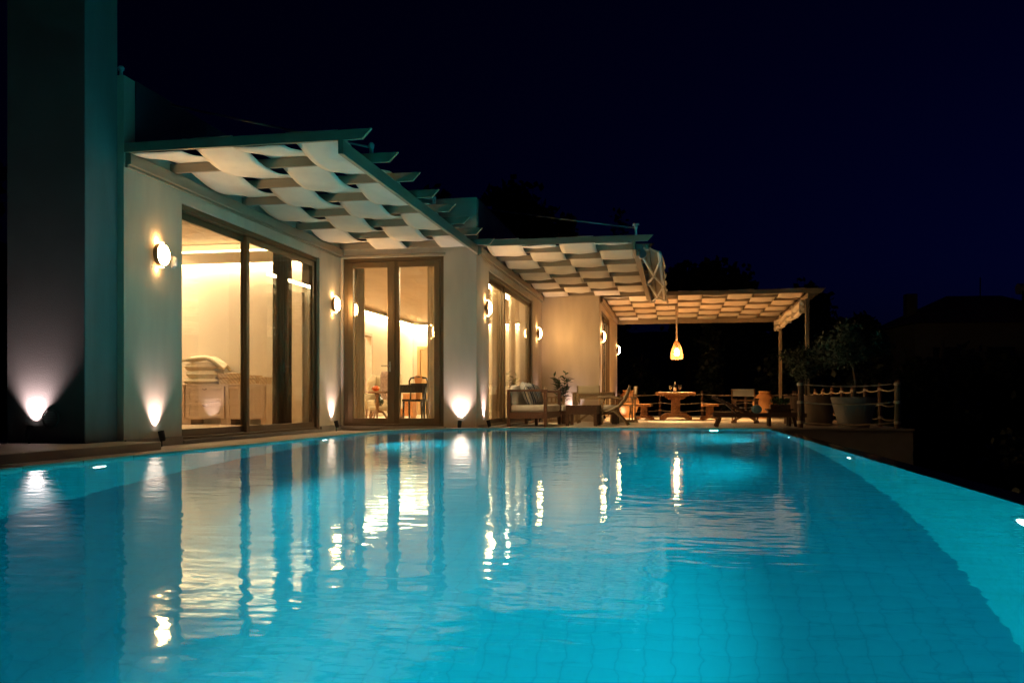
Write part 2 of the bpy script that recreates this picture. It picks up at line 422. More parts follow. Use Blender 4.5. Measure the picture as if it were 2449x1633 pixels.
# coping stones along three sides, set as separate stones
coping = struct(MB().box(-4.52, 1.5, 0.68, 0.9, -0.19, 0.083).build('pool_coping', 'coping', bevel=0.006))
for a, b in list(zip(POOL, POOL[1:]))[:6]:
    L = seglen(a, b); ux, uy = (b[0]-a[0])/L, (b[1]-a[1])/L; ox, oy = -uy, ux
    nn = max(1, round(L / 0.6))
    for i in range(nn):
        s0 = i * L / nn + (0.003 if i else 0); s1 = (i + 1) * L / nn - 0.003
        pts = [(a[0]+ux*s0 - ox*0.015, a[1]+uy*s0 - oy*0.015), (a[0]+ux*s1 - ox*0.015, a[1]+uy*s1 - oy*0.015),
               (a[0]+ux*s1 + ox*0.22, a[1]+uy*s1 + oy*0.22), (a[0]+ux*s0 + ox*0.22, a[1]+uy*s0 + oy*0.22)]
        dz = random.uniform(-0.0015, 0.0015)
        MB().prism(pts, 'z', 0.048, 0.084 + dz).build('coping_stone', 'coping', coping, bevel=0.005)
        MB().prism([(p[0]+ox*0.02, p[1]+oy*0.02) for p in pts], 'z', -0.19, 0.047).build('coping_base', 'coping', coping)
# infinity edge on the right: wet dark weir, overflow channel below
weir = MB().prism([(1.52, 0.062), (1.74, 0.045), (2.05, -0.45), (2.05, -2.5), (1.515, -2.5)], 'y', 0.7, 14.6)
struct(weir.build('weir', 'weir'))
struct(MB().box(2.06, 2.75, -1.6, 17.19, -0.62, -0.6).build('overflow_channel', 'weir'))
struct(MB().box(2.76, 2.95, -1.6, 17.19, -2.5, -0.45).build('channel_wall', 'weir'))
rw = thing('retaining_wall', 'low pale rendered retaining wall below the terrace at the pool corner', 'wall', (3, 17.2, 0))
for i, (xa, xb) in enumerate(((1.73, 2.75), (2.756, 4.3))):
    MB().box(xa - 3, xb - 3, -0.02, 0.15, -2.5, -0.03).build('panel', 'plinth', rw)
MB().box(1.73 - 3, 1.32, -0.06, 0.2, -0.03, 0.012).build('cap', 'plinth', rw, bevel=0.006)
MB().box(1.30 - 0.15, 1.30, 0.151, 15.0, -2.5, -0.03).build('side_panel', 'plinth', rw)

# ------------------------------------------------------------------ the house
house = thing('house', 'single storey white villa with stepped glazed walls and parapet roof', 'house', (0, 0, 0))
PT = 4.05
def wallx(x0, x1, y0, y1, op=None, top=PT):
    mb = MB()
    if op:
        a, b, c, d = op
        mb.box(x0, x1, y0, a, 0, top); mb.box(x0, x1, b, y1, 0, top); mb.box(x0, x1, a, b, d, top); mb.box(x0, x1, a, b, 0, c)
    else: mb.box(x0, x1, y0, y1, 0, top)
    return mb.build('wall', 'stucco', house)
def wally(x0, x1, y0, y1, op=None, top=PT):
    mb = MB()
    if op:
        a, b, c, d = op
        mb.box(x0, a, y0, y1, 0, top); mb.box(b, x1, y0, y1, 0, top); mb.box(a, b, y0, y1, d, top); mb.box(a, b, y0, y1, 0, c)
    else: mb.box(x0, x1, y0, y1, 0, top)
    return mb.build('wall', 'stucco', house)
wallx(-6.176, -5.876, 8.53, 14.765, (9.66, 13.82, 0.05, 2.92))
MB().prism([(-6.178, 8.53), (-7.25, 8.53), (-9.9, 11.85), (-9.9, 12.2), (-9.7, 12.2), (-9.7, 11.92), (-7.13, 8.8), (-6.178, 8.8)], 'z', 0, PT).build('wall', 'stucco', house)
wally(-6.172, -3.393, 14.77, 15.07, (-5.83, -3.98, 0.08, 3.06))
wallx(-3.693, -3.395, 15.075, 22.265, (15.8, 20.8, 0.05, 2.94))
wally(-3.69, -1.92, 22.27, 22.57)
wallx(-2.22, -1.922, 22.575, 29.4, (23.1, 26.3, 0.05, 2.94))
wally(-9.9, -2.225, 29.1, 29.4)
wallx(-9.9, -9.7, 12.205, 29.09)
for x0, x1, y0, y1, nm in ((-5.873, -5.845, 8.53, 9.64, 1), (-5.873, -5.845, 13.84, 14.74, 2)):
    MB().box(x0, x1, y0, y1, 0, 0.10).build('plinth', 'plinth', house, bevel=0.004)
MB().box(-3.392, -3.365, 14.9, 15.78, 0, 0.10).build('plinth', 'plinth', house, bevel=0.004)
AP = [(-6.18, 8.81), (-7.12, 8.81), (-9.69, 11.93), (-9.69, 15.06), (-6.18, 15.06)]
rf = MB(); rf.prism(AP, 'z', 3.55, 3.7); rf.box(-9.69, -3.70, 15.08, 22.56, 3.55, 3.7); rf.box(-9.69, -2.23, 22.58, 29.08, 3.55, 3.7)
rf.build('roof', 'plinth', house)
ce = MB(); ce.prism(AP, 'z', 3.46, 3.54); ce.box(-9.69, -3.70, 15.31, 28.0, 3.09, 3.15); ce.box(-6.0, -3.70, 15.08, 15.305, 3.09, 3.15); ce.box(-3.69, -2.23, 22.58, 29.08, 3.46, 3.54)
ce.build('ceiling', 'iceil', house)
fl = MB(); fl.prism(AP, 'z', 0.005, 0.09); fl.box(-9.69, -3.70, 15.08, 28.0, 0.005, 0.09); fl.box(-3.69, -2.23, 22.58, 29.08, 0.005, 0.09)
fl.build('floor', 'ifloor', house)
# interior partitions and linings (cream plaster)
def part(x0, x1, y0, y1, z0=0.091, z1=3.458): MB().box(x0, x1, y0, y1, z0, z1).build('partition', 'iplaster', house)
part(-9.69, -6.02, 15.1, 15.3); part(-9.6, -9.55, 12.3, 15.09)
part(-6.174, -6.02, 15.305, 15.5)
iw = MB()                                   # west wall of the living room with an internal doorway
iw.box(-8.6, -8.45, 15.31, 21.4, 0.091, 3.085); iw.box(-8.6, -8.45, 23.6, 27.5, 0.091, 3.085); iw.box(-8.6, -8.45, 21.4, 23.6, 2.43, 3.085)
iw.build('partition', 'iplaster', house)
part(-9.5, -3.7, 27.6, 27.75, z1=3.085); part(-3.9, -3.72, 22.6, 27.59, z1=3.085); part(-9.5, -9.4, 15.31, 27.59, z1=3.085)
part(-6.20, -6.178, 13.84, 15.09); part(-6.20, -6.178, 8.82, 9.64)
part(-3.72, -3.695, 20.82, 22.55); 
dw = thing('inner_doorway', 'cream framed internal doorway in the living room side wall', 'doorway', (-8.45, 22.5, 0.09))
for y in (-1.05, 0.97): MB().box(-0.16, 0.03, y, y + 0.08, 0, 2.25).build('jamb', 'furniturewhite', dw, bevel=0.004)
MB().box(-0.16, 0.03, -1.05, 1.05, 2.251, 2.34).build('head', 'furniturewhite', dw, bevel=0.004)
idoor = thing('inner_door', 'honey wood panelled door in the far living room wall', 'door', (-7.75, 27.59, 0.09))
MB().box(-0.45, 0.45, -0.06, 0.0, 0, 2.1).build('leaf', 'doorwood', idoor, bevel=0.004)
for (a, b, c, d) in ((-0.3, 0.3, 0.2, 0.95), (-0.3, 0.3, 1.1, 1.9)): MB().box(a, b, -0.075, -0.061, c, d).build('panel', 'doorwood', idoor, bevel=0.006)
for a in (-0.56, 0.46): MB().box(a, a + 0.10, -0.09, 0.0, 0, 2.1).build('jamb', 'doorwood', idoor, bevel=0.004)
MB().box(-0.56, 0.56, -0.09, 0.0, 2.101, 2.21).build('head', 'doorwood', idoor, bevel=0.004)
MB().tube([(0.36, -0.08, 1.0), (0.36, -0.14, 1.0), (0.25, -0.14, 1.0)], 0.011).build('handle', 'steel', idoor)

# cove lights inside
def cove(label, loc, size, board, strips):
    t = thing('cove_light', label, 'light', loc)
    x0, x1, y0, y1, z0, z1 = board
    MB().box(*board).build('cornice', 'iplaster', t, bevel=0.004)
    if 'bedroom' in label: MB().box(x0, x1, -0.119, -0.001, 0.02, 0.06).build('cornice_top', 'iplaster', t)
    for (b, m) in strips: MB().box(*b).build('led_strip', m, t)
    return t
cove('cream cornice with bright LED line above the bedroom chest of drawers', (-7.9, 15.09, 3.2), None,
     (-1.65, 1.68, -0.20, -0.12, -0.13, 0.07),
     [((-1.6, 1.66, -0.19, -0.13, 0.075, 0.105), 'ledline'), ((-1.6, 1.66, -0.11, -0.02, -0.03, -0.02), 'led')])
cove('unseen fill LED cornice added along the inner side wall of the sleeping room', (-9.54, 13.6, 3.2), None,
     (0.0, 0.16, -1.3, 1.4, 0.0, 0.04), [((0.03, 0.13, -1.3, 1.4, -0.012, -0.001), 'led')])  # fill strip added out of view to brighten the bedroom evenly
cove('long LED cornice glowing along the living room side wall', (-8.44, 21.5, 2.98), None,
     (0.0, 0.14, -6.0, 6.0, 0.0, 0.03), [((0.03, 0.11, -6.0, 6.0, -0.012, -0.001), 'ledb')])
cove('LED cornice glowing along the far end wall of the living room', (-6.1, 27.59, 2.98), None,
     (-2.2, 2.2, -0.14, 0.0, 0.0, 0.03), [((-2.2, 2.2, -0.11, -0.03, -0.012, -0.001), 'ledb')])
cove('LED cornice above the living room sliding window on the terrace side', (-3.9, 18.3, 3.02), None,
     (-0.20, 0.0, -2.9, 2.9, 0.02, 0.05), [((-0.17, -0.03, -2.9, 2.9, 0.0, 0.018), 'ledb')])
cove('LED cornice inside the farthest room beside the dining terrace', (-2.4, 26.0, 3.1), None,
     (-0.22, -0.18, -2.9, 2.9, -0.10, 0.12), [((-0.17, -0.05, -2.9, 2.9, -0.06, -0.05), 'led')])
cove('LED strip light on the ceiling of the hall behind the doorway', (-9.0, 22.3, 3.02), None,
     (-0.1, 0.1, -1.2, 1.2, 0.0, 0.05), [((-0.06, 0.06, -1.1, 1.1, -0.02, -0.003), 'led')])

# sliding windows
def sliding_window(label, x, y0, y1, z0, z1, split, ov=0.10):
    t = thing('sliding_window', label, 'window', (x, y0, z0))
    W = y1 - y0; H = z1 - z0
    f = MB(); D0, D1 = -0.17, -0.03; q = 0.055
    f.box(D0, D1, 0.002, q, 0.002, H-0.002); f.box(D0, D1, W - q, W-0.002, 0.002, H-0.002); f.box(D0, D1, q, W - q, H - 0.07, H-0.002); f.box(D0, D1, q, W - q, 0.002, 0.035)
    f.build('frame', 'bronze', t, bevel=0.004)
    for k in range(2):
        a = q + 0.002 if k == 0 else split - ov; b = split if k == 0 else W - q - 0.002
        xo = -0.145 if k == 0 else -0.085
        s = MB(); r = 0.085; zb, zt = 0.037, H - 0.072
        s.box(xo - 0.022, xo + 0.022, a, a + r, zb, zt); s.box(xo - 0.022, xo + 0.022, b - r, b, zb, zt)
        s.box(xo - 0.022, xo + 0.022, a + r, b - r, zt - r, zt); s.box(xo - 0.022, xo + 0.022, a + r, b - r, zb, zb + r)
        sash = s.build('sash', 'bronze', t, bevel=0.004)
        MB().box(xo - 0.004, xo + 0.004, a + r - 0.01, b - r + 0.01, zb + r - 0.01, zt - r + 0.01).build('pane', 'glass', sash)
    MB().box(-0.03, 0.05, -0.02, W + 0.02, -0.045, 0.0).build('sill', 'plinth', t, bevel=0.004)
    return t
sliding_window('large two panel sliding glass door of the bedroom beside the tower', -5.876, 9.66, 13.82, 0.05, 2.92, 1.85)
sliding_window('two panel sliding glass door behind the sofa', -3.395, 15.8, 20.8, 0.05, 2.94, 1.9)
sliding_window('farthest sliding glass door under the dining pergola', -1.922, 23.1, 26.3, 0.05, 2.94, 1.5)

# french door
fd = thing('french_door', 'tall bronze framed double french door facing the pool corner', 'door', (-5.83, 14.77, 0.08))
W = 1.85; H = 2.98
f = MB(); q = 0.07
f.box(0.002, q, 0.03, 0.13, 0.002, H-0.002); f.box(W - q, W-0.002, 0.03, 0.13, 0.002, H-0.002); f.box(q, W - q, 0.03, 0.13, H - q, H-0.002); f.box(q, W - q, 0.03, 0.13, 0.002, 0.03)
f.build('frame', 'bronze', fd, bevel=0.005)
for k in range(2):
    a = q + 0.003 if k == 0 else W / 2 + 0.003; b = W / 2 - 0.003 if k == 0 else W - q - 0.003
    s = MB(); r = 0.105; zb, zt = 0.033, H - q - 0.003
    s.box(a, a + r, 0.015, 0.085, zb, zt); s.box(b - r, b, 0.015, 0.085, zb, zt)
    s.box(a + r, b - r, 0.015, 0.085, zt - r, zt); s.box(a + r, b - r, 0.015, 0.085, zb, zb + r)
    lf = s.build('leaf', 'bronze', fd, bevel=0.008)
    MB().box(a + r - 0.01, b - r + 0.01, 0.046, 0.054, zb + r - 0.01, zt - r + 0.01).build('pane', 'glass', lf)
MB().box(W/2 - 0.035, W/2 + 0.035, 0.002, 0.014, 0.04, H - q - 0.01).build('astragal', 'bronze', fd, bevel=0.004)
hd = MB(); hd.box(W/2 - 0.075, W/2 - 0.045, 0.004, 0.014, 0.96, 1.14); hd.tube([(W/2-0.06, 0.01, 1.06), (W/2-0.06, -0.045, 1.06), (W/2-0.20, -0.05, 1.065)], 0.010)
hd.build('handle', 'steel', fd)
MB().box(-0.02, W + 0.05, -0.06, 0.14, -0.05, -0.002).build('threshold', 'plinth', fd, bevel=0.005)
MB().box(-0.02, W + 0.03, -0.03, 0.02, H + 0.005, H + 0.05).build('drip_moulding', 'paint', fd, bevel=0.004)

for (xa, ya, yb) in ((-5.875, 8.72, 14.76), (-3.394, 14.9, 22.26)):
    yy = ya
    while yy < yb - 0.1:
        MB().box(xa, xa + 0.012, yy + 0.004, min(yy + 1.5, yb) - 0.004, 3.34, PT + 0.005).build('parapet_shade_panel', 'parapetshade', house, bevel=0.002); yy += 1.5  # thin dark panels that put the parapet's shade into colour
# tower at the far left
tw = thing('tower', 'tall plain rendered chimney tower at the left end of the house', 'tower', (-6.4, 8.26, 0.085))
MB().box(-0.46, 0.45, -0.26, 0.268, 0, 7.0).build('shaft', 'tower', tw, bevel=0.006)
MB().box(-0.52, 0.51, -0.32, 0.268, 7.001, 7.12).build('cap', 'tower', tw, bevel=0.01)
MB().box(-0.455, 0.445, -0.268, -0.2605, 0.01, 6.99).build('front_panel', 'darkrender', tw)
vt = thing('wall_vent', 'round louvred vent low on the tower front', 'vent', (-6.34, 7.991, 0.34))
RX = Matrix.Rotation(R(90), 4, 'X')
MB().lathe([(0.10, -0.004), (0.10, 0.018), (0.085, 0.024), (0.085, -0.004)], 32, RX, cap=False).build('rim', 'darkrender', vt, smooth=False)
for i in range(9):
    z = -0.068 + i * 0.017; hw = math.sqrt(max(0.0, 0.082**2 - z*z))
    MB().box(-hw, hw, -0.016, -0.003, z - 0.0045, z + 0.0045).build('louvre', 'tower', vt)
MB().lathe([(0.0, -0.002), (0.083, -0.002)], 24, RX, cap=False).build('backing', 'black', vt)
vp = MB().lathe([(0.018, 0), (0.018, 0.08), (0.032, 0.09), (0.036, 0.115), (0.02, 0.135), (0.0, 0.14)], 16)
tag(vp.build('vent_pipe', 'whitemetal', smooth=True), 'small capped vent pipe on the parapet beside the tower', 'pipe').location = (-5.97, 8.62, PT)
sn = thing('motion_sensor', 'small frosted motion sensor right of the nearest wall lamp', 'sensor', (-5.876, 9.45, 2.17))
MB().box(0, 0.03, -0.035, 0.035, -0.075, 0.075).build('base', 'sensor', sn, bevel=0.012)
MB().lathe([(0.0, -0.055), (0.030, -0.05), (0.033, 0.0), (0.030, 0.05), (0.0, 0.06)], 16, Matrix.Translation((0.035, 0, 0))).build('lens', 'sensor', sn, smooth=True)

# ------------------------------------------------------------------ pergolas with woven canvas strips
def pergola(label, xa, xb, ys, nstrip, par, over, ledge=True, wallside=True):
    t = thing('pergola', label, 'pergola', (0, 0, 0))
    zb, zt = 3.21, 3.315; ya, yb = ys[0], ys[-1]
    if ledge:
        MB().box(xa + 0.003, xa + 0.07, ya, yb, 3.085, 3.208).build('ledger', 'paint', t, bevel=0.004)
        MB().box(xa + 0.003, xa + 0.035, ya, yb, 3.055, 3.083).build('ledger_strip', 'paint', t, bevel=0.003)
    MB().box(xb - 0.055, xb, ya - 0.03, yb + 0.03, 3.065, 3.208).build('beam', 'paint', t, bevel=0.004)
    for i, y in enumerate(ys):
        pts = [(xa + 0.004, zb), (xb + over - 0.10, zb), (xb + over, zt), (xa + 0.004, zt)]
        MB().prism(pts, 'y', y - 0.022, y + 0.022).build('rafter', 'paint', t, bevel=0.003)
    sw = (xb - 0.06 - xa - 0.09) / nstrip
    for k in range(nstrip):
        x0 = xa + 0.085 + k * sw + 0.006; x1 = x0 + sw - 0.012
        nb = len(ys) - 1; seg = 10; so = rnd_off = k * 7.3 + xa
        rnd = random.Random(k * 31 + int(xa * 10))
        sags = [rnd.uniform(0.006, 0.03) for _ in range(nb)]
        def fz(s):
            i = min(int(s), nb - 1); u = s - i
            def lev(j): return (zt + 0.012) if (j + k) % 2 == par else (zb - 0.012)
            a, b = lev(i), lev(i + 1)
            e = u * u * (3 - 2 * u)
            return a + (b - a) * e - sags[i] * math.sin(PI * u)
        def fn(u, v):
            s = u * nb
            i = min(int(s), nb - 1)
            y = ys[i] + (s - i) * (ys[i + 1] - ys[i])
            curl = 0.012 * math.cos(2 * PI * v) * math.sin(PI * (s - i))
            wr = 0.010 * noise.noise(Vector((v * 2.2 + so, y * 2.0, so))) + 0.005 * noise.noise(Vector((v * 7 + so, y * 5.0, so)))
            return (x0 + (x1 - x0) * v + 0.008 * noise.noise(Vector((y * 1.3, so, 0))), y, fz(s) + curl + wr)
        MB().grid(fn, nb * seg, 7).build('canvas_strip', 'canvas', t, smooth=True, solid=0.003)
    return t
ys1 = [8.55 + 0.872 * i for i in range(7)] + [14.735]
p1 = pergola('nearest pergola with woven cream canvas strips over the bedroom door', -5.876, -3.365, ys1, 4, 1, 0.30)
ys2 = [14.86 + 0.8145 * i for i in range(10)]; ys2[-1] = 22.235
p2 = pergola('middle pergola with woven canvas strips above the sofa', -3.395, -0.665, ys2, 4, 0, 0.30)
ys3 = [22.66 + 0.81 * i for i in range(9)]
p3 = pergola('farthest pergola on posts over the rustic dining table', -1.922, 3.27, ys3, 8, 1, 0.38)
for y in (22.72, 28.4):
    MB().box(3.17, 3.265, y - 0.05, y + 0.05, 0.0, 3.064).build('post', 'paint', p3, bevel=0.006)
MB().box(-1.922 + 0.02, 3.26, 29.17, 29.23, 3.065, 3.205).build('beam', 'paint', p3, bevel=0.004)
# tie rods
def tie(parent, a, b):
    MB().tube([a, b], 0.014, 8).build('tie_rod', 'steel', parent, smooth=True)
    bx_ = Vector(b)
    st = MB().lathe([(0.022, -0.13), (0.022, -0.02), (0.030, 0.0), (0.034, 0.03), (0.018, 0.055), (0.0, 0.06)], 14, Matrix.Translation(bx_))
    st.build('stanchion', 'whitemetal', parent, smooth=True)
tie(p1, (-5.87, ys1[1], 4.02), (-3.40, ys1[1] + 0.05, 3.40)); tie(p1, (-5.87, ys1[4], 4.02), (-3.40, ys1[4] + 0.05, 3.40))
tie(p2, (-3.39, 15.64, 4.02), (-0.66, 14.90, 3.44)); tie(p2, (-3.39, 19.8, 4.02), (-0.69, 19.8, 3.40))
hk = MB().tube([(-0.72, 14.9, 3.50), (-0.60, 14.9, 3.505)], 0.022, 10); hk.build('cross_pin', 'whitemetal', p2, smooth=True)

# ------------------------------------------------------------------ wall lamps, uplights, pool lights
RYP = Matrix.Rotation(R(90), 4, 'Y')        # lathe axis along +X
def wall_lamp(label, x, y, z):
    t = thing('wall_lamp', label, 'wall lamp', (x, y, z), 0, 'round wall lamps along the house')
    MB().lathe([(0.05, 0.0), (0.05, 0.035), (0.03, 0.036)], 20, RYP).build('mount', 'brass', t, smooth=False)
    MB().lathe([(0.11, 0.034), (0.132, 0.036), (0.138, 0.05), (0.138, 0.085), (0.126, 0.092), (0.118, 0.085), (0.118, 0.045)], 36, RYP).build('ring', 'brass', t, smooth=False)
    MB().lathe([(0.118, 0.080), (0.115, 0.096), (0.095, 0.110), (0.05, 0.121), (0.0, 0.124)], 32, RYP, cap=False).build('diffuser', 'lamp', t, smooth=True)
    for s in (1, -1):
        sl = MB().box(0.036, 0.075, -0.03, 0.03, 0.0, 0.006, Matrix.Translation((0, 0, s * 0.142 - 0.003)))
        sl.build('slot', 'lampslot', t)
    light('glow', 'POINT', (0.035, 0, 0.16), 1.5, (1.0, 0.55, 0.20), t, size=0.02)
    light('glow', 'POINT', (0.035, 0, -0.16), 0.7, (1.0, 0.55, 0.20), t, size=0.02)
    return t
wall_lamp('round lit wall lamp nearest the tower', -5.875, 9.14, 2.20)
wall_lamp('round lit wall lamp just left of the french door', -5.875, 14.38, 2.20)
wall_lamp('round lit wall lamp between the french door and the sofa window', -3.394, 15.46, 2.20)
wall_lamp('round lit wall lamp at the far end of the sofa window', -3.394, 21.45, 2.20)
wall_lamp('round lit wall lamp at the edge of the orange lit wall', -1.921, 22.85, 2.20)
wall_lamp('farthest round lit wall lamp at the last house corner', -1.921, 28.95, 2.20)

def uplight(label, x, y, base, aim, power=26, ang=84, col=(1.0, 0.74, 0.72)):
    t = thing('uplight', label, 'spotlight', (x, y, base), 0, 'spike uplights along the walls')
    d = (Vector(aim) - Vector((x, y, base + 0.17))).normalized()
    q = d.to_track_quat('Z', 'Y').to_matrix().to_4x4()
    mm = Matrix.Translation((0, 0, 0.15)) @ q
    MB().lathe([(0.026, -0.09), (0.034, -0.07), (0.036, 0.03), (0.033, 0.03), (0.030, 0.012), (0.0, 0.012)], 18, mm).build('head', 'black', t, smooth=False)
    MB().lathe([(0.030, 0.016), (0.0, 0.018)], 18, mm, cap=False).build('lens', 'spotlens', t)
    MB().tube([(0, 0, 0), (0, 0, 0.08)], 0.012, 8).build('stake', 'black', t)
    p = mm @ Vector((0, 0, 0.04))
    lo = light('beam', 'SPOT', p, power * 1.0, col, t, size=0.022, angle=ang, blend=1.0)
    lo.rotation_euler = (-d).to_track_quat('Z', 'Y').to_euler()
    return t
uplight('black spike uplight at the foot of the tower', -6.52, 7.905, 0.085, (-6.51, 7.99, 0.62), 100, 88)
uplight('black spike uplight below the nearest wall lamp', -5.79, 9.10, 0.0, (-5.87, 9.105, 0.50), 26)
uplight('black spike uplight left of the french door', -5.785, 14.33, 0.0, (-5.87, 14.335, 0.50), 28)
uplight('black spike uplight on the pier right of the french door', -3.67, 14.675, 0.0, (-3.67, 14.765, 0.50), 40, 88)
uplight('black spike uplight at the corner beside the sofa window', -3.305, 15.35, 0.0, (-3.39, 15.355, 0.50), 30)
uplight('small spike uplight at the far end of the sofa window', -3.305, 21.35, 0.0, (-3.39, 21.355, 0.50), 26)
uplight('small spike uplight behind the leafy potted plant', -2.55, 22.16, 0.0, (-2.57, 22.27, 0.50), 24, 88)
uplight('small spike uplight at the edge of the orange lit wall', -1.83, 22.75, 0.0, (-1.915, 22.755, 0.50), 26)
uplight('small spike uplight at the last house corner', -1.83, 28.85, 0.0, (-1.915, 28.855, 0.50), 28)

def pool_light(label, x, y, z, d, power, ang=125):
    t = thing('pool_light', label, 'pool light', (x, y, z), 0, 'round underwater lights in the pool walls')
    m = Vector(d).to_track_quat('Z', 'Y').to_matrix().to_4x4()
    MB().lathe([(0.10, 0.0), (0.10, 0.018), (0.078, 0.024)], 24, m).build('bezel', 'whitemetal', t)
    MB().lathe([(0.078, 0.026), (0.05, 0.034), (0.0, 0.038)], 24, m, cap=False).build('lens', 'poollens', t, smooth=True)
    lo = light('beam', 'SPOT', m @ Vector((0, 0, 0.06)), power, (0.08, 0.95, 0.88), t, size=0.07, angle=ang, blend=0.4)
    lo.rotation_euler = (Vector((-d[0], -d[1], -d[2]))).to_track_quat('Z', 'Y').to_euler()
PWR = 112
for lb, y in (('underwater light in the left pool wall beside the tower', 5.9), ('underwater light in the left pool wall before the french door', 10.2), ('underwater light in the left pool wall outside the picture', 2.0)):
    pool_light(lb, -4.293, y, WZ - 0.52, (1, 0, 0.02), PWR * 2.05, 120)
for lb, y in (('underwater light in the right pool wall nearest the camera', 4.1), ('underwater light in the middle of the right pool wall', 7.95), ('farthest underwater light in the right pool wall', 12.0)):
    pool_light(lb, 1.493, y, WZ - 0.5, (-1, 0, 0.0), PWR * 1.25, 134)
pool_light('underwater light in the far end wall below the lounger', 0.6, 14.44, WZ - 0.5, (0, -1, -0.05), PWR * 0.7)

# ------------------------------------------------------------------ awning on the middle pergola
aw = thing('awning', 'half folded awning with scalloped valance on the middle pergola edge', 'awning', (0, 0, 0))
MB().box(-0.66, -0.60, 14.95, 22.1, 2.98, 3.06).build('torsion_bar', 'paint', aw, bevel=0.004)
MB().tube([(-0.50, 14.98, 3.14), (-0.50, 22.1, 3.14)], 0.05, 14).build('fabric_roll', 'awningcloth', aw, smooth=True)
MB().tube([(-0.27, 14.96, 3.02), (-0.27, 22.1, 3.02)], 0.035, 10).build('front_bar', 'whitemetal', aw, smooth=True)
MB().grid(lambda u, v: (-0.50 + 0.235 * v, 15.0 + 7.1 * u, 3.19 - 0.13 * v - 0.03 * math.sin(PI * v)), 20, 5).build('canopy', 'awningcloth', aw, smooth=True, solid=0.003)
MB().grid(lambda u, v: (-0.235 + 0.02 * math.sin(u * 40) * v + 0.05 * v, 15.0 + 7.1 * u, 3.03 - v * (0.17 + 0.035 * abs(math.sin(u * PI * 22)))), 264, 4).build('valance', 'awningcloth', aw, smooth=True, solid=0.002)
for y in (15.05, 18.6, 21.9):
    b = MB(); b.box(-0.665, -0.45, y - 0.03, y + 0.03, 3.09, 3.19); b.lathe([(0.0, -0.03), (0.075, -0.03), (0.075, 0.03), (0.0, 0.03)], 20, Matrix.Translation((-0.56, y, 3.02)) @ RX)
    b.build('bracket', 'steel', aw, bevel=0.004)
for ya, ye, yf in ((15.15, 17.2, 15.75), (18.5, 17.3, 18.9), (18.7, 20.7, 19.3), (21.85, 20.8, 21.9)):
    MB().tube([(-0.56, ya, 3.0), (-0.42, ye, 2.95)], 0.024, 8).build('upper_arm', 'whitemetal', aw, smooth=True)
    MB().tube([(-0.42, ye, 2.96), (-0.28, yf, 2.99)], 0.021, 8).build('fore_arm', 'whitemetal', aw, smooth=True)
    MB().lathe([(0.0, -0.035), (0.036, -0.035), (0.036, 0.035), (0.0, 0.035)], 14, Matrix.Translation((-0.42, ye, 2.955))).build('elbow', 'steel', aw)
bl = thing('rolled_blind', 'rolled cream side blind hanging under the far pergola beam', 'blind', (3.12, 25.7, 0))
for z, r, xo in ((2.96, 0.075, 0.0), (2.80, 0.065, 0.02)):
    MB().tube([(xo, -2.9 + i * 0.29, z + 0.025 * math.cos((i % 10) / 10 * 2 * PI)) for i in range(21)], r, 12).build('roll', 'canvas', bl, smooth=True)
for y in (-2.85, -1.4, 0, 1.4, 2.85): MB().box(-0.085, 0.095, y - 0.012, y + 0.012, 2.72, 3.06).build('strap', 'canvas', bl)

# ------------------------------------------------------------------ pendant
pd = thing('pendant_lamp', 'glowing woven wicker pendant over the rustic table', 'pendant lamp', (0.03, 25.2, 0))
MB().tube([(0, 0, 3.21), (0, 0, 2.22)], 0.028, 8).build('rope', 'rope', pd, smooth=True)
MB().tube([(0, 0, 3.20), (0, 0, 2.95)], 0.045, 10).build('binding', 'rope', pd, smooth=True)
def shr(u): return 0.05 + 0.13 * (1 - (1 - u) ** 2.2)          # radius down the shade
wk = MB()
for i in range(20):
    u = i / 19; z = 2.22 - 0.50 * u; r = shr(u)
    wk.tube([(r * math.cos(t * PI / 12), r * math.sin(t * PI / 12), z + 0.004 * (-1) ** t) for t in range(25)], 0.0055 if i < 19 else 0.010, 5, cap=False)
for j in range(22):
    a = 2 * PI * j / 22
    wk.tube([(shr(i / 10) * math.cos(a), shr(i / 10) * math.sin(a), 2.22 - 0.05 * i) for i in range(11)], 0.0055, 5)
wk.build('shade', 'wicker', pd, smooth=True)
MB().lathe([(0.0, 1.80), (0.05, 1.82), (0.075, 1.88), (0.06, 1.95), (0.03, 2.0), (0.0, 2.02)], 18, cap=False).build('bulb', 'bulb', pd, smooth=True)
light('light', 'POINT', (0, 0, 1.75), 18, WARM, pd, size=0.07)
light('down_light', 'SPOT', (0, 0, 1.74), 500, WARM, pd, size=0.07, angle=142, blend=0.5)

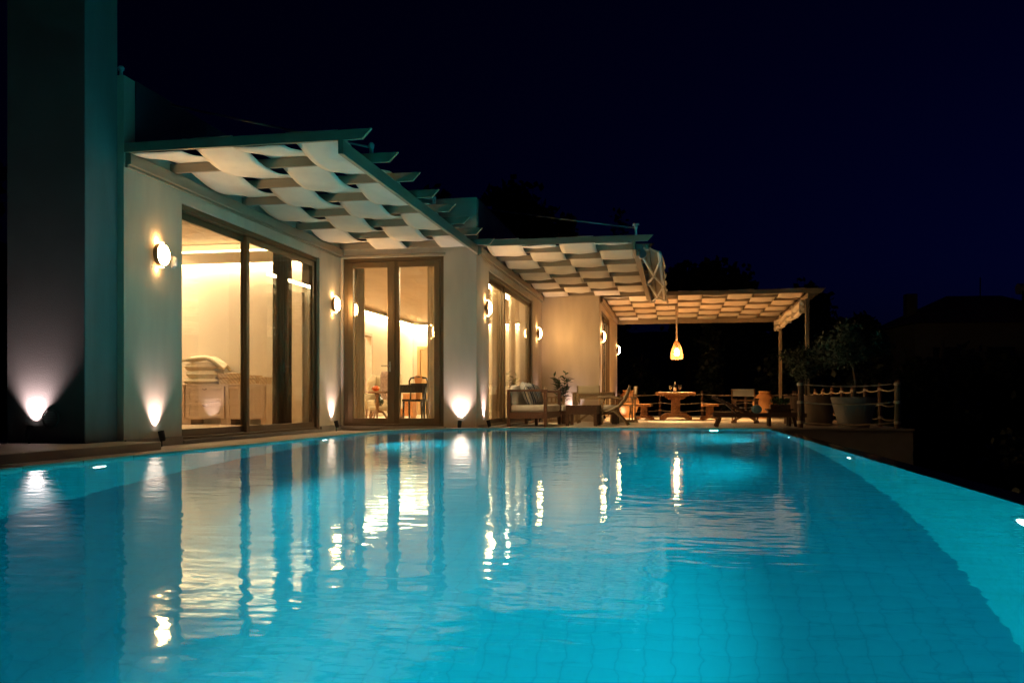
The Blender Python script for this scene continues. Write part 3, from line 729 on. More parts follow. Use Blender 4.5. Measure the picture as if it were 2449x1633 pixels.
# ------------------------------------------------------------------ rustic dining set
def foot(mb, xc, y, w_, h):
    pts = [(-w_, 0), (-w_ * 0.72, 0), (-w_ * 0.5, h * 0.35), (0, h * 0.5), (w_ * 0.5, h * 0.35), (w_ * 0.72, 0), (w_, 0), (w_ * 1.02, h * 0.45), (w_ * 0.7, h * 0.9), (w_ * 0.35, h), (-w_ * 0.35, h), (-w_ * 0.7, h * 0.9), (-w_ * 1.02, h * 0.45)]
    mb.prism([(xc + p[0], p[1]) for p in pts], 'y', y - 0.045, y + 0.045)
def trestle_table(label, loc, hw, hl, H, nplank):
    t = thing('trestle_table', label, 'table', loc)
    pwid = 2 * hw / nplank
    for i in range(nplank):
        MB().box(-hw + i * pwid + 0.002, -hw + (i + 1) * pwid - 0.002, -hl, hl, H - 0.085, H + random.uniform(-0.002, 0.002)).build('plank', 'rustic', t, bevel=0.012)
    for y in (-hl * 0.62, hl * 0.62):
        mb = MB(); foot(mb, 0, y, hw * 0.80, 0.20); mb.build('foot', 'rustic', t, bevel=0.01)
        MB().box(-0.125, 0.125, y - 0.04, y + 0.04, 0.15, H - 0.16).build('upright', 'rustic', t, bevel=0.01)
        pts = [(-hw * 0.62, H - 0.087), (-hw * 0.5, H - 0.14), (-0.2, H - 0.2), (0.2, H - 0.2), (hw * 0.5, H - 0.14), (hw * 0.62, H - 0.087)]
        MB().prism(pts, 'y', y - 0.05, y + 0.05).build('bearer', 'rustic', t, bevel=0.008)
    MB().box(-0.04, 0.04, -hl * 0.8, hl * 0.8, 0.26, 0.38).build('stretcher', 'rustic', t, bevel=0.01)
    return t
trestle_table('rustic pine trestle table under the wicker pendant', (0.0, 24.9, 0), 0.54, 0.85, 0.76, 5)
def bench(label, loc):
    t = thing('bench', label, 'bench', loc)
    for i in range(2): MB().box(-0.21 + i * 0.21 + 0.002, i * 0.21 - 0.002, -0.75, 0.75, 0.37, 0.44).build('plank', 'rustic', t, bevel=0.012)
    for y in (-0.5, 0.5):
        mb = MB(); foot(mb, 0, y, 0.25, 0.11); mb.build('foot', 'rustic', t, bevel=0.008)
        MB().box(-0.085, 0.085, y - 0.035, y + 0.035, 0.09, 0.369).build('upright', 'rustic', t, bevel=0.008)
    MB().box(-0.03, 0.03, -0.6, 0.6, 0.18, 0.26).build('stretcher', 'rustic', t, bevel=0.006)
bench('rustic pine bench left of the trestle table', (-0.86, 24.7, 0))
bench('rustic pine bench right of the trestle table', (0.92, 24.7, 0))
bt = thing('wine_bottle', 'dark wine bottle with white label on the trestle table', 'bottle', (-0.02, 24.35, 0.762))
MB().lathe([(0.0, 0), (0.037, 0), (0.037, 0.17), (0.030, 0.20), (0.015, 0.225), (0.014, 0.29), (0.0, 0.29)], 20).build('glass', 'bottle', bt, smooth=True)
MB().lathe([(0.0375, 0.04), (0.0375, 0.13)], 20, cap=False).build('paper_label', 'paper', bt, smooth=True)
MB().lathe([(0.0155, 0.235), (0.0155, 0.292), (0.0, 0.293)], 14, cap=False).build('capsule', 'paper', bt, smooth=True)
for lb, x in (('wine glass left of the bottle on the trestle table', -0.14), ('wine glass right of the bottle on the trestle table', 0.11)):
    g = thing('wine_glass', lb, 'glass', (x, 24.33, 0.762))
    MB().lathe([(0.035, 0.0), (0.035, 0.003), (0.005, 0.008), (0.004, 0.075), (0.03, 0.10), (0.043, 0.13), (0.041, 0.165), (0.034, 0.185)], 20, cap=False).build('bowl', glassmat('drinking_glass', 3.5), g, smooth=True)
for lb, x in (('white placemat on the left half of the trestle table', -0.33), ('white placemat on the right half of the trestle table', 0.30)):
    tag(MB().box(-0.15, 0.15, -0.22, 0.22, 0, 0.006).build('placemat', 'paper', bevel=0.002), lb, 'placemat').location = (x, 24.45, 0.763)

# ------------------------------------------------------------------ clay jars
def jar(label, loc, H, r):
    t = thing('clay_jar', label, 'jar', loc)
    prof = [(0.0, 0.0), (0.52 * r, 0.0)]
    N = 26
    for i in range(N + 1):
        u = i / N; z = 0.02 + u * (H * 0.86)
        rr = r * (0.52 + 0.48 * math.sin(min(1, u / 0.62) * PI / 2)) if u < 0.62 else r * (0.50 + 0.50 * math.cos((u - 0.62) / 0.38 * PI / 2 * 0.95))
        prof += [(rr, z), (rr + (0.011 if 0.1 < u < 0.82 else 0.002), z + H * 0.86 / N * 0.5)]
    MB().lathe(prof, 36).build('body', 'terracotta', t, smooth=True)
    zz = 0.02 + H * 0.86
    MB().lathe([(0.50 * r, zz), (0.47 * r, zz + 0.05), (0.56 * r, zz + 0.08), (0.57 * r, H), (0.44 * r, H), (0.42 * r, zz + 0.03)], 32).build('rim', 'terracotta', t, smooth=True)
jar('large ribbed terracotta jar beside the last house corner', (-1.46, 27.5, 0), 0.86, 0.33)
jar('large ribbed terracotta jar behind the director chair', (2.62, 27.2, 0), 0.82, 0.34)
light('uplight_glow', 'SPOT', (-1.80, 27.05, 0.1), 8, (1.0, 0.9, 0.85), None, target=(-1.55, 27.4, 0.3), size=0.03, angle=60, blend=1)
bpy.data.objects['uplight_glow'].parent = bpy.data.objects['clay_jar']; bpy.data.objects['uplight_glow'].location = (-0.34, -0.45, 0.1)

# ------------------------------------------------------------------ rope fences
def fence(label, posts, H=0.88, zr=(0.76, 0.46, 0.19), pr=0.045, sag=0.045, z0=0.0):
    p0 = Vector(posts[0]); t = thing('rope_fence', label, 'fence', (p0.x, p0.y, z0))
    for i, p in enumerate(posts):
        d = Vector((p[0] - p0.x, p[1] - p0.y, 0))
        o = MB().tube([d, d + Vector((random.uniform(-.01, .01), random.uniform(-.01, .01), H * 0.97)), d + Vector((0, 0, H))], [pr, pr, pr * 0.8], 10).build('post', 'post', t, smooth=False)
        for z in zr: MB().lathe([(pr + 0.002, -0.028), (pr + 0.014, -0.014), (pr + 0.004, 0.0), (pr + 0.014, 0.014), (pr + 0.002, 0.028)], 12, Matrix.Translation(d + Vector((0, 0, z))), cap=False).build('knot', 'rope', o if False else t, smooth=True)
    for a, b in zip(posts, posts[1:]):
        a = Vector((a[0] - p0.x, a[1] - p0.y, 0)); b = Vector((b[0] - p0.x, b[1] - p0.y, 0))
        for z in zr:
            MB().tube([a.lerp(b, u / 8) + Vector((0, 0, z - sag * 4 * (u / 8) * (1 - u / 8))) for u in range(9)], 0.015, 6).build('rope', 'rope', t, smooth=True)
fence('rope fence along the far end of the dining terrace', [(-2.0, 31.5), (-0.55, 31.5), (0.92, 31.5), (2.4, 31.5), (4.0, 31.5)])
fence('rope fence along the right side of the terrace behind the planters', [(4.08, 31.4 - i * 1.40) for i in range(11)])
fence('rope fence at the terrace corner in front of the white planter', [(2.33, 17.35), (4.05, 17.30)], H=0.90, zr=(0.84, 0.50, 0.12), pr=0.055)

# ------------------------------------------------------------------ lounge corner: sofa, coffee table, ottoman
sf = thing('sofa', 'dark wood outdoor sofa with off-white cushions below the window', 'sofa', (-3.35, 17.3, 0))
SL, SD = 2.2, 0.82
for y in (0.0, SL - 0.07):
    MB().box(0.0, 0.07, y, y + 0.07, 0, 0.71).build('leg', 'sofawood', sf, bevel=0.006)
    MB().box(SD - 0.07, SD, y, y + 0.07, 0, 0.71).build('leg', 'sofawood', sf, bevel=0.006)
    MB().box(-0.005, SD + 0.005, y - 0.005, y + 0.075, 0.711, 0.755).build('armrest', 'sofawood', sf, bevel=0.006)
    MB().box(0.071, SD - 0.071, y + 0.012, y + 0.058, 0.17, 0.30).build('rail', 'sofawood', sf, bevel=0.005)
MB().box(SD - 0.055, SD - 0.012, 0.071, SL - 0.071, 0.17, 0.30).build('rail', 'sofawood', sf, bevel=0.005)
MB().box(0.012, 0.05, 0.071, SL - 0.071, 0.17, 0.66).build('back_rail', 'sofawood', sf, bevel=0.005)
MB().box(0.40, 0.46, SL/2 - 0.03, SL/2 + 0.03, 0, 0.17).build('leg', 'sofawood', sf, bevel=0.005)
for k in range(2):
    a = 0.075 + k * (SL - 0.15) / 2; b = a + (SL - 0.15) / 2 - 0.01
    MB().box(0.06, SD - 0.01, a, b, 0.30, 0.445).build('seat_cushion', 'cushion', sf, bevel=0.035, smooth=True)
    MB().box(0.055, 0.20, a, b, 0.446, 0.84).build('back_cushion', 'cushion', sf, bevel=0.045, smooth=True)
def pillow(name, label, loc, rot, w_, h, d, m, cat='pillow', group=None):
    mb = MB()
    def fn(s):
        def g(u, v):
            a, b = 2 * u - 1, 2 * v - 1
            th = d / 2 * ((1 - a**4) * (1 - b**4)) ** 0.5
            pinch = 1 - 0.07 * (a * a * b * b)
            edge = 0.05 * (1 - abs(a)) * (abs(b) ** 3)
            return (s * th, a * w_ / 2 * (pinch - 0.04 * (1 - b * b)), b * h / 2 * (pinch - 0.04 * (1 - a * a)))
        return g
    mb.grid(fn(1), 12, 12); mb.grid(fn(-1), 12, 12)
    o = mb.build(name, m, smooth=True); o.location = loc; o.rotation_euler = rot
    return tag(o, label, cat, group)
pillow('throw_pillow', 'front striped pillow leaning on the sofa near its arm', (-2.98, 17.62, 0.66), (0.25, -0.35, 0.25), 0.5, 0.5, 0.19, 'stripe')
pillow('throw_pillow', 'second striped pillow on the sofa behind the front one', (-2.98, 18.10, 0.66), (0.15, -0.35, 0.05), 0.5, 0.5, 0.19, 'stripe')
pillow('throw_pillow', 'farthest striped pillow on the sofa', (-2.98, 18.75, 0.66), (-0.1, -0.35, -0.1), 0.5, 0.5, 0.19, 'stripe')
ct = thing('coffee_table', 'low dark wood coffee table in front of the sofa corner', 'table', (-1.93, 18.55, 0))
for i in range(6): MB().box(-0.33 + i * 0.11 + 0.002, -0.22 + i * 0.11 - 0.002, -0.45, 0.45, 0.405, 0.435).build('plank', 'darkwood', ct, bevel=0.004)
for s in (-1, 1):
    MB().box(s * 0.30 - 0.018, s * 0.30 + 0.018, -0.36, 0.36, 0.25, 0.404).build('apron', 'darkwood', ct, bevel=0.004)
    MB().box(-0.27, 0.27, s * 0.42 - 0.018, s * 0.42 + 0.018, 0.25, 0.404).build('apron', 'darkwood', ct, bevel=0.004)
    for q in (-1, 1): MB().box(s * 0.29 - 0.035, s * 0.29 + 0.035, q * 0.405 - 0.035, q * 0.405 + 0.035, 0, 0.404).build('leg', 'darkwood', ct, bevel=0.005)
ot = thing('daybed', 'dark wood daybed with flat white cushion behind the coffee table', 'daybed', (-1.92, 20.05, 0))
MB().box(-0.64, 0.64, -0.35, 0.35, 0.22, 0.30).build('frame', 'darkwood', ot, bevel=0.005)
MB().box(-0.63, 0.63, -0.34, 0.34, 0.301, 0.43).build('cushion', 'cushion', ot, bevel=0.03, smooth=True)
for s in (-1, 1):
    for q in (-1, 1): MB().box(s * 0.57 - 0.06, s * 0.57 + 0.06, q * 0.29 - 0.05, q * 0.29 + 0.05, 0, 0.219).build('leg', 'darkwood', ot, bevel=0.006)
tag(MB().lathe([(0.0, 0), (0.06, 0), (0.10, 0.09), (0.105, 0.10), (0.09, 0.095), (0.05, 0.01)], 20).build('bowl', 'red', smooth=True), 'small red bowl on the floor behind the sofa', 'bowl').location = (-2.62, 20.9, 0)

# curved wooden armchair in profile
ac = thing('armchair', 'curved teak folding armchair in profile left of the big jar', 'chair', (-1.32, 19.25, 0), 0)
for y in (-0.27, 0.27):
    pts = [(0.34, 0.86), (0.30, 0.72), (0.22, 0.55), (0.10, 0.40), (-0.08, 0.31), (-0.28, 0.22)]
    MB().tube([(x, y, z) for x, z in pts], [0.018, 0.024, 0.028, 0.028, 0.026, 0.022], 8).build('back_post', 'paleteak', ac, smooth=True)
    MB().tube([(-0.22, y, 0.30), (0.0, y, 0.30), (0.10, y, 0.22), (0.22, y, 0.10), (0.31, y, 0.0)], [0.024] * 5, 8).build('leg', 'paleteak', ac, smooth=True)
    MB().tube([(-0.26, y, 0.30), (-0.30, y, 0.0)], 0.024, 8).build('leg', 'paleteak', ac, smooth=True)
    MB().tube([(-0.34, y, 0.60), (-0.1, y, 0.61), (0.12, y, 0.57), (0.24, y, 0.56)], [0.026, 0.030, 0.028, 0.022], 8).build('armrest', 'paleteak', ac, smooth=True)
    MB().tube([(-0.28, y, 0.28), (-0.28, y, 0.60)], 0.02, 8).build('arm_support', 'paleteak', ac, smooth=True)
for i in range(6):
    u = i / 5; x = 0.16 + 0.17 * u ** 0.8; z = 0.46 + 0.38 * u
    MB().box(x - 0.012, x + 0.008, -0.26, 0.26, z - 0.022, z + 0.022).build('slat', 'paleteak', ac, bevel=0.003)
for i in range(5): MB().box(-0.28 + i * 0.085, -0.22 + i * 0.085, -0.26, 0.26, 0.325, 0.345).build('slat', 'paleteak', ac, bevel=0.003)

# sling chairs (director style)
def director_chair(label, loc, rz, wood, cloth, H=0.86, group=None):
    t = thing('director_chair', label, 'chair', loc, rz, group)      # faces +Y in local space
    s_ = H / 0.86
    for x in (-0.26, 0.26):
        MB().bar((x, -0.20, 0.36 * s_), (x - 0.005, -0.26, H), 0.03, 0.03).build('back_post', wood, t, bevel=0.004)
        MB().box(x - 0.03, x + 0.03, -0.24, 0.26, 0.60 * s_, 0.625 * s_).build('armrest', wood, t, bevel=0.004)
        MB().box(x - 0.018, x + 0.018, 0.18, 0.215, 0.06, 0.60 * s_).build('front_post', wood, t, bevel=0.004)
        MB().box(x - 0.018, x + 0.018, -0.22, -0.185, 0.06, 0.60 * s_).build('rear_post', wood, t, bevel=0.004)
        MB().box(x - 0.022, x + 0.022, -0.27, 0.27, 0.0, 0.055).build('runner', wood, t, bevel=0.006)
        MB().box(x - 0.015, x + 0.015, -0.18, 0.18, 0.47 * s_, 0.50 * s_).build('side_rail', wood, t, bevel=0.003)
        for q in (-0.10, 0.0, 0.10): MB().box(x - 0.008, x + 0.008, q - 0.012, q + 0.012, 0.50 * s_, 0.60 * s_).build('spindle', wood, t)
    for y in (-0.15, 0.15):
        MB().bar((-0.25, y, 0.06), (0.25, y + 0.02, 0.40 * s_), 0.025, 0.035).build('cross_leg', wood, t, bevel=0.003)
        MB().bar((0.25, y + 0.03, 0.06), (-0.25, y + 0.05, 0.40 * s_), 0.025, 0.035).build('cross_leg', wood, t, bevel=0.003)
    MB().grid(lambda u, v: (-0.25 + 0.5 * u, -0.2 + 0.42 * v, 0.42 * s_ - 0.03 * math.sin(PI * u)), 8, 4).build('seat', cloth, t, smooth=True, solid=0.004)
    MB().grid(lambda u, v: (-0.275 + 0.55 * u, -0.235 - 0.02 * v - 0.025 * math.sin(PI * u), H * 0.78 + H * 0.22 * v + 0.005), 8, 4).build('backrest', cloth, t, smooth=True, solid=0.005)
    MB().box(-0.24, 0.24, -0.245, -0.225, 0.55 * s_, 0.60 * s_).build('back_rail', wood, t, bevel=0.003)
    return t
director_chair('dark framed director chair with pale back between lounger and jar', (1.62, 21.4, 0), R(-14), 'teak', 'cushion', 0.80)
director_chair('cream sling chair seen from behind at the small terrace table', (-2.02, 20.85, 0), 0, 'paleteak', 'sling', 0.88)
director_chair('cream sling chair on the left side of the small terrace table', (-2.90, 21.30, 0), R(-80), 'paleteak', 'sling', 0.86)
director_chair('cream sling chair half hidden at the right end of the small terrace table', (-1.22, 21.75, 0), R(100), 'paleteak', 'sling', 0.88)
tt = thing('side_dining_table', 'small teak table in front of the orange lit wall', 'table', (-1.98, 21.5, 0))
for i in range(5): MB().box(-0.52, 0.52, -0.35 + i * 0.14 + 0.002, -0.21 + i * 0.14 - 0.002, 0.715, 0.74).build('plank', 'paleteak', tt, bevel=0.003)
for s in (-1, 1):
    MB().box(-0.44, 0.44, s * 0.29 - 0.012, s * 0.29 + 0.012, 0.60, 0.714).build('apron', 'paleteak', tt, bevel=0.003)
    MB().box(s * 0.46 - 0.012, s * 0.46 + 0.012, -0.26, 0.26, 0.60, 0.714).build('apron', 'paleteak', tt, bevel=0.003)
    for q in (-1, 1): MB().box(s * 0.46 - 0.035, s * 0.46 + 0.035, q * 0.29 - 0.035, q * 0.29 + 0.035, 0, 0.714).build('leg', 'paleteak', tt, bevel=0.004)

# sun lounger, towel, side table, planter box
lg = thing('sun_lounger', 'dark wooden sun lounger with raised back at the pool edge', 'sun lounger', (0.75, 17.9, 0))
for y in (0.0, 0.56): MB().box(0.0, 1.78, y, y + 0.05, 0.20, 0.28).build('side_rail', 'darkwood', lg, bevel=0.006)
for x in (0.12, 1.60):
    for y in (0.0, 0.56): MB().bar((x, y + 0.025, 0.2), (x - 0.07 if x < 1 else x + 0.05, y + 0.025, 0.0), 0.045, 0.07, (1, 0, 0)).build('leg', 'darkwood', lg, bevel=0.005)
for i in range(11): MB().box(0.72 + i * 0.096, 0.79 + i * 0.096, 0.051, 0.559, 0.245, 0.27).build('slat', 'darkwood', lg, bevel=0.004)
for y in (0.06, 0.50): MB().bar((0.70, y + 0.025, 0.27), (-0.03, y + 0.025, 0.60), 0.04, 0.05).build('back_rail', 'darkwood', lg, bevel=0.004)
for i in range(8):
    u = (i + 0.5) / 8; x = 0.70 - 0.73 * u; z = 0.27 + 0.33 * u
    MB().bar((x, 0.06, z + 0.035), (x, 0.55, z + 0.035), 0.06, 0.018, (0.4, 0, 1)).build('slat', 'darkwood', lg, bevel=0.003)
MB().bar((0.25, 0.3, 0.46), (0.52, 0.3, 0.22), 0.3, 0.025).build('back_prop', 'darkwood', lg)
tw2 = MB().tube([(0, -0.21, 0), (0, 0.21, 0)], 0.085, 20)
for i in range(1): tw2.tube([(0.01, -0.213, 0.0), (0.01, 0.213, 0.0)], 0.06, 16)
o = tw2.build('rolled_towel', 'towel', smooth=True, bevel=0.012); o.location = (1.60, 18.2, 0.357); tag(o, 'rolled pale blue towel lying on the sun lounger', 'towel')
st_ = thing('side_table', 'small dark wood side table behind the sun lounger', 'table', (2.12, 19.0, 0))
MB().box(-0.27, 0.27, -0.2, 0.2, 0.33, 0.36).build('top', 'darkwood', st_, bevel=0.004)
MB().box(-0.23, 0.23, -0.16, 0.16, 0.24, 0.329).build('apron', 'darkwood', st_, bevel=0.004)
for s in (-1, 1):
    for q in (-1, 1): MB().box(s * 0.20 - 0.03, s * 0.20 + 0.03, q * 0.14 - 0.03, q * 0.14 + 0.03, 0, 0.239).build('leg', 'darkwood', st_, bevel=0.004)
pb = thing('planter_box', 'dark planter box with bright green herbs on the side table', 'planter', (2.14, 19.0, 0.361))
MB().box(-0.20, 0.20, -0.12, 0.12, 0, 0.085).build('box', 'darkwood', pb, bevel=0.006)
leaves([(-0.1 + 0.1 * i, 0, 0.14, 0.09) for i in range(3)], 420, 0.05, 0.3, 5, 0.2, 1.2).build('herbs', 'leaf', pb)

# ------------------------------------------------------------------ planters, potted plants, olive trees
def pot(label, loc, r0, r1, H, m, cat='planter', name='planter'):
    t = thing(name, label, cat, loc)
    MB().lathe([(0, 0), (r0, 0), (r1 * 0.985, H - 0.05), (r1, H - 0.045), (r1, H), (r1 - 0.05, H), (r1 - 0.06, H - 0.06)], 36, cap=False).build('pot', m, t, smooth=False, bevel=0.006)
    MB().lathe([(0, H - 0.055), (r1 - 0.055, H - 0.06)], 24, cap=False).build('soil', 'soil', t)
    return t
pot('large white tapered planter at the terrace corner', (3.42, 18.0, 0), 0.28, 0.43, 0.60, 'whitepot')
pot('tall grey clay planter behind the corner rope post', (2.98, 19.4, 0), 0.27, 0.30, 0.64, 'claypot')
pot('small upright clay planter left of the rope post', (2.72, 21.2, 0), 0.24, 0.25, 0.64, 'claypot')
def tree(name, label, loc, trunk_pts, radii, blobs, n, size, leaf, seed, group=None, cat='tree', flat=0.0, limbs=()):
    t = thing(name, label, cat, loc, 0, group)
    tr = MB().tube(trunk_pts, radii, 9)
    for a, b, r in limbs: tr.tube([a, tuple((Vector(a) + Vector(b)) / 2 + Vector((0, 0, 0.05))), b], [r, r * 0.7, r * 0.35], 6)
    tr.build('trunk', 'bark', t, smooth=True)
    leaves(blobs, n, size, 0.35, seed, flat).build('crown', leaf, t)
    return t
rd = random.Random(3)
def blob(c, rx, ry, rz, k, r):
    out = []
    for _ in range(k):
        d = Vector((rd.gauss(0, 1), rd.gauss(0, 1), rd.gauss(0, 1))).normalized() * rd.random() ** 0.4
        out.append((c[0] + d.x * rx, c[1] + d.y * ry, c[2] + d.z * rz, r * rd.uniform(0.6, 1.2)))
    return out
ob = blob((0, 0, 1.05), 0.62, 0.5, 0.38, 26, 0.22)
tree('olive_tree', 'olive tree growing in the white tapered planter', (3.42, 18.0, 0.55), [(0, 0, 0), (0.03, 0, 0.35), (-0.02, 0.02, 0.75), (0.02, 0, 1.0)], [0.035, 0.03, 0.028, 0.02], ob, 4200, 0.065, 'olive', 11,
     limbs=[((0, 0, 0.7), (b[0] * 0.9, b[1] * 0.9, b[2]), 0.014) for b in ob[:9]])
ob = blob((0, 0, 0.85), 0.5, 0.45, 0.42, 20, 0.2)
tree('olive_tree', 'smaller olive tree in the clay planter beside the far pergola post', (2.80, 19.9, 0.55), [(0, 0, 0), (-0.02, 0, 0.3), (0.02, 0.02, 0.6), (0, 0, 0.85)], [0.03, 0.026, 0.024, 0.018], ob, 3000, 0.065, 'olive', 12,
     limbs=[((0, 0, 0.6), (b[0] * 0.9, b[1] * 0.9, b[2]), 0.012) for b in ob[:7]])
pl = thing('potted_plant', 'leafy dark green pot plant against the orange lit wall', 'plant', (-2.80, 21.85, 0))
MB().lathe([(0, 0), (0.13, 0), (0.18, 0.32), (0.19, 0.34), (0.16, 0.34), (0.15, 0.30)], 24, cap=False).build('pot', 'whitepot', pl, smooth=False)
stems = MB(); rd2 = random.Random(9)
leafm = MB().add([(0, 0, 0), (0.45, 0.26, 0.05), (1, 0, 0), (0.45, -0.26, 0.05), (0.5, 0, -0.03)], [(0, 1, 4), (1, 2, 4), (2, 3, 4), (3, 0, 4)]).mesh('leaf'); leafm.materials.append(M['leaf'])
for k in range(10):
    a = rd2.uniform(0, 2 * PI); s1 = rd2.uniform(0.05, 0.26); top = rd2.uniform(0.75, 1.22)
    pts = [Vector((0.02 * math.cos(a), 0.02 * math.sin(a), 0.3)), Vector((s1 * 0.5 * math.cos(a), s1 * 0.5 * math.sin(a), 0.3 + (top - 0.3) * 0.55)), Vector((s1 * math.cos(a), s1 * math.sin(a), top))]
    stems.tube(pts, [0.009, 0.007, 0.003], 6)
    for q in range(16):
        u = 0.25 + 0.75 * q / 15; p = pts[0].lerp(pts[1], u * 2) if u < 0.5 else pts[1].lerp(pts[2], u * 2 - 1)
        d = Vector((rd2.gauss(0, 1), rd2.gauss(0, 1), rd2.uniform(-0.1, 0.7))).normalized(); sd = d.cross(Vector((0, 0, 1))).normalized(); L = rd2.uniform(0.14, 0.21)
        up = sd.cross(d)
        lo = bpy.data.objects.new('leaf', leafm); C.objects.link(lo); lo.parent = pl
        mt = Matrix((d, sd, up)).transposed().to_4x4(); mt.translation = p
        lo.matrix_basis = mt @ Matrix.Scale(L, 4)
stems.build('stem', 'bark', pl)

# ------------------------------------------------------------------ inside the bedroom
ch = thing('chest_of_drawers', 'cream chest of drawers inside the bedroom window', 'chest', (-8.82, 14.62, 0.09))
CW, CH, CD = 2.37, 0.74, 0.45
MB().box(-0.79, CW - 0.79, 0.02, CD, 0.10, CH - 0.03).build('carcass', 'furniturewhite', ch)
MB().box(-0.81, CW - 0.77, 0.0, CD, CH - 0.029, CH).build('top', 'furniturewhite', ch, bevel=0.005)
bs = MB()
for k in range(3): bs.box(-0.79 + k * 0.79, -0.79 + k * 0.79 + 0.10, 0.02, CD, 0, 0.099); bs.box(-0.79 + k * 0.79 + 0.69, k * 0.79, 0.02, CD, 0, 0.099)
bs.build('plinth', 'furniturewhite', ch)
for k in range(3):
    for r_ in range(2):
        xa = -0.79 + k * 0.79 + 0.02; xb = xa + 0.75; za = 0.12 + r_ * 0.295; zb_ = za + 0.285
        dr = MB(); fw = 0.06
        dr.box(xa, xb, 0.003, 0.019, za, zb_)
        dr.box(xa, xa + fw, -0.012, 0.002, za, zb_); dr.box(xb - fw, xb, -0.012, 0.002, za, zb_); dr.box(xa + fw, xb - fw, -0.012, 0.002, zb_ - fw, zb_); dr.box(xa + fw, xb - fw, -0.012, 0.002, za, za + fw)
        d_ = dr.build('drawer', 'furniturewhite', ch, bevel=0.003)
        xc = (xa + xb) / 2; zc = zb_ - 0.05
        MB().tube([(xc - 0.04, -0.012, zc + 0.012), (xc - 0.035, -0.032, zc), (xc, -0.036, zc - 0.014), (xc + 0.035, -0.032, zc), (xc + 0.04, -0.012, zc + 0.012)], 0.006, 6).build('handle', 'black', d_)
zz = 0.09 + 0.74
for i, (h, dx, lb) in enumerate(((0.10, 0.0, 'bottom folded cushion of the stack on the bedroom chest'), (0.15, 0.02, 'second ribbed pillow of the stack on the bedroom chest'), (0.12, -0.02, 'third plain cushion of the stack on the bedroom chest'))):
    pillow('pillow', lb, (-8.55 + dx, 14.83, zz + h / 2 + 0.005), (0, R(90), R(90)), 0.66 if i != 0 else 0.74, 0.40, h + 0.045, 'pillow' if i != 2 else 'upholstery'); zz += h
o = MB().grid(lambda u, v: (-8.92 + 0.78 * u, 14.64 + 0.38 * v, zz + 0.13 * math.sin(PI * min(1, 0.12 + u * 0.8)) ** 0.5 * (0.75 + 0.25 * math.sin(PI * v)) - 0.24 * max(0, u - 0.62) ** 1.1 * 1.6 - 0.03 * math.sin(v * 9 + u * 5) * u), 26, 12).build('draped_pillow', 'pillow', smooth=True, solid=0.05)
tag(o, 'soft ribbed pillow drooping over the top of the stack', 'pillow')
for lb, x, w_, h in (('large patterned gift box on the bedroom chest', -8.01, 0.40, 0.20), ('middle patterned gift box on the bedroom chest', -7.58, 0.22, 0.16), ('small patterned gift box at the right end of the chest', -7.33, 0.14, 0.125)):
    t = thing('gift_box', lb, 'box', (x, 14.82, 0.832))
    MB().box(-w_ / 2, w_ / 2, -0.12, 0.12, 0, h * 0.5).build('base', 'box', t, bevel=0.004)
    MB().box(-w_ / 2 - 0.006, w_ / 2 + 0.006, -0.126, 0.126, h * 0.52, h).build('lid', 'box', t, bevel=0.006)

def curtain(label, p0, p1, z0, z1, folds, amp, m, gather=1.0):
    a = Vector((*p0, 0)); b = Vector((*p1, 0)); d = (b - a); nrm = Vector((-d.y, d.x, 0)).normalized()
    ph = random.uniform(0, 6)
    def fn(u, v):
        uu = 0.5 + (u - 0.5) * (1 - (1 - gather) * math.sin(PI * (1 - v)) )
        p = a + d * uu + nrm * amp * (math.sin(folds * 2 * PI * u + ph) + 0.35 * math.sin(folds * 4.7 * PI * u + ph * 2 + v * 1.5))
        return (p.x, p.y, z0 + (z1 - z0) * v)
    return tag(MB().grid(fn, folds * 12, 10).build('curtain', m, smooth=True, solid=0.003), label, 'curtain')
curtain('brown curtain at the right end of the bedroom window', (-6.40, 13.22), (-6.36, 13.75), 0.10, 3.40, 6, 0.03, 'browncurtain')
curtain('narrow beige curtain at the left edge of the bedroom window', (-6.42, 9.2), (-6.36, 9.75), 0.10, 3.40, 4, 0.035, 'curtain')
curtain('linen curtain gathered at the left leaf of the french door', (-5.90, 15.26), (-5.60, 15.24), 0.10, 3.08, 5, 0.03, 'curtain')
curtain('linen curtain gathered at the right leaf of the french door', (-4.40, 15.24), (-4.12, 15.26), 0.10, 3.08, 5, 0.03, 'curtain')
curtain('linen curtain behind the right pane of the sofa window', (-3.86, 18.2), (-3.84, 19.6), 0.10, 3.0, 7, 0.035, 'curtain')
curtain('linen curtain at the far end of the sofa window', (-3.86, 20.3), (-3.84, 20.85), 0.10, 3.0, 4, 0.03, 'curtain')

# ------------------------------------------------------------------ inside the living room
FZ = 0.091
dk = thing('writing_desk', 'black lacquered desk behind the right leaf of the french door', 'desk', (-5.32, 17.25, FZ))
MB().box(-0.42, 0.40, -0.3, 0.3, 0.735, 0.76).build('top', 'blackwood', dk, bevel=0.004)
MB().box(-0.38, 0.36, -0.26, 0.26, 0.60, 0.734).build('apron', 'blackwood', dk, bevel=0.006)
for x in (-0.33, 0.31):
    for y in (-0.21, 0.21): MB().tube([(x, y, 0.60), (x * 1.02, y, 0.3), (x * 1.06, y * 1.05, 0.0)], [0.035, 0.026, 0.018], 8).build('leg', 'blackwood', dk, smooth=True)
tr_ = tag(MB().box(-0.2, 0.2, -0.13, 0.13, 0, 0.03).build('tray', 'blackwood', bevel=0.006), 'flat black tray on the writing desk', 'tray'); tr_.location = (-5.10, 17.2, FZ + 0.761)
qc = thing('dining_chair', 'dark splat back chair behind the black desk', 'chair', (-5.46, 17.95, FZ))
MB().box(-0.23, 0.23, -0.22, 0.2, 0.42, 0.47).build('seat', 'blackwood', qc, bevel=0.012)
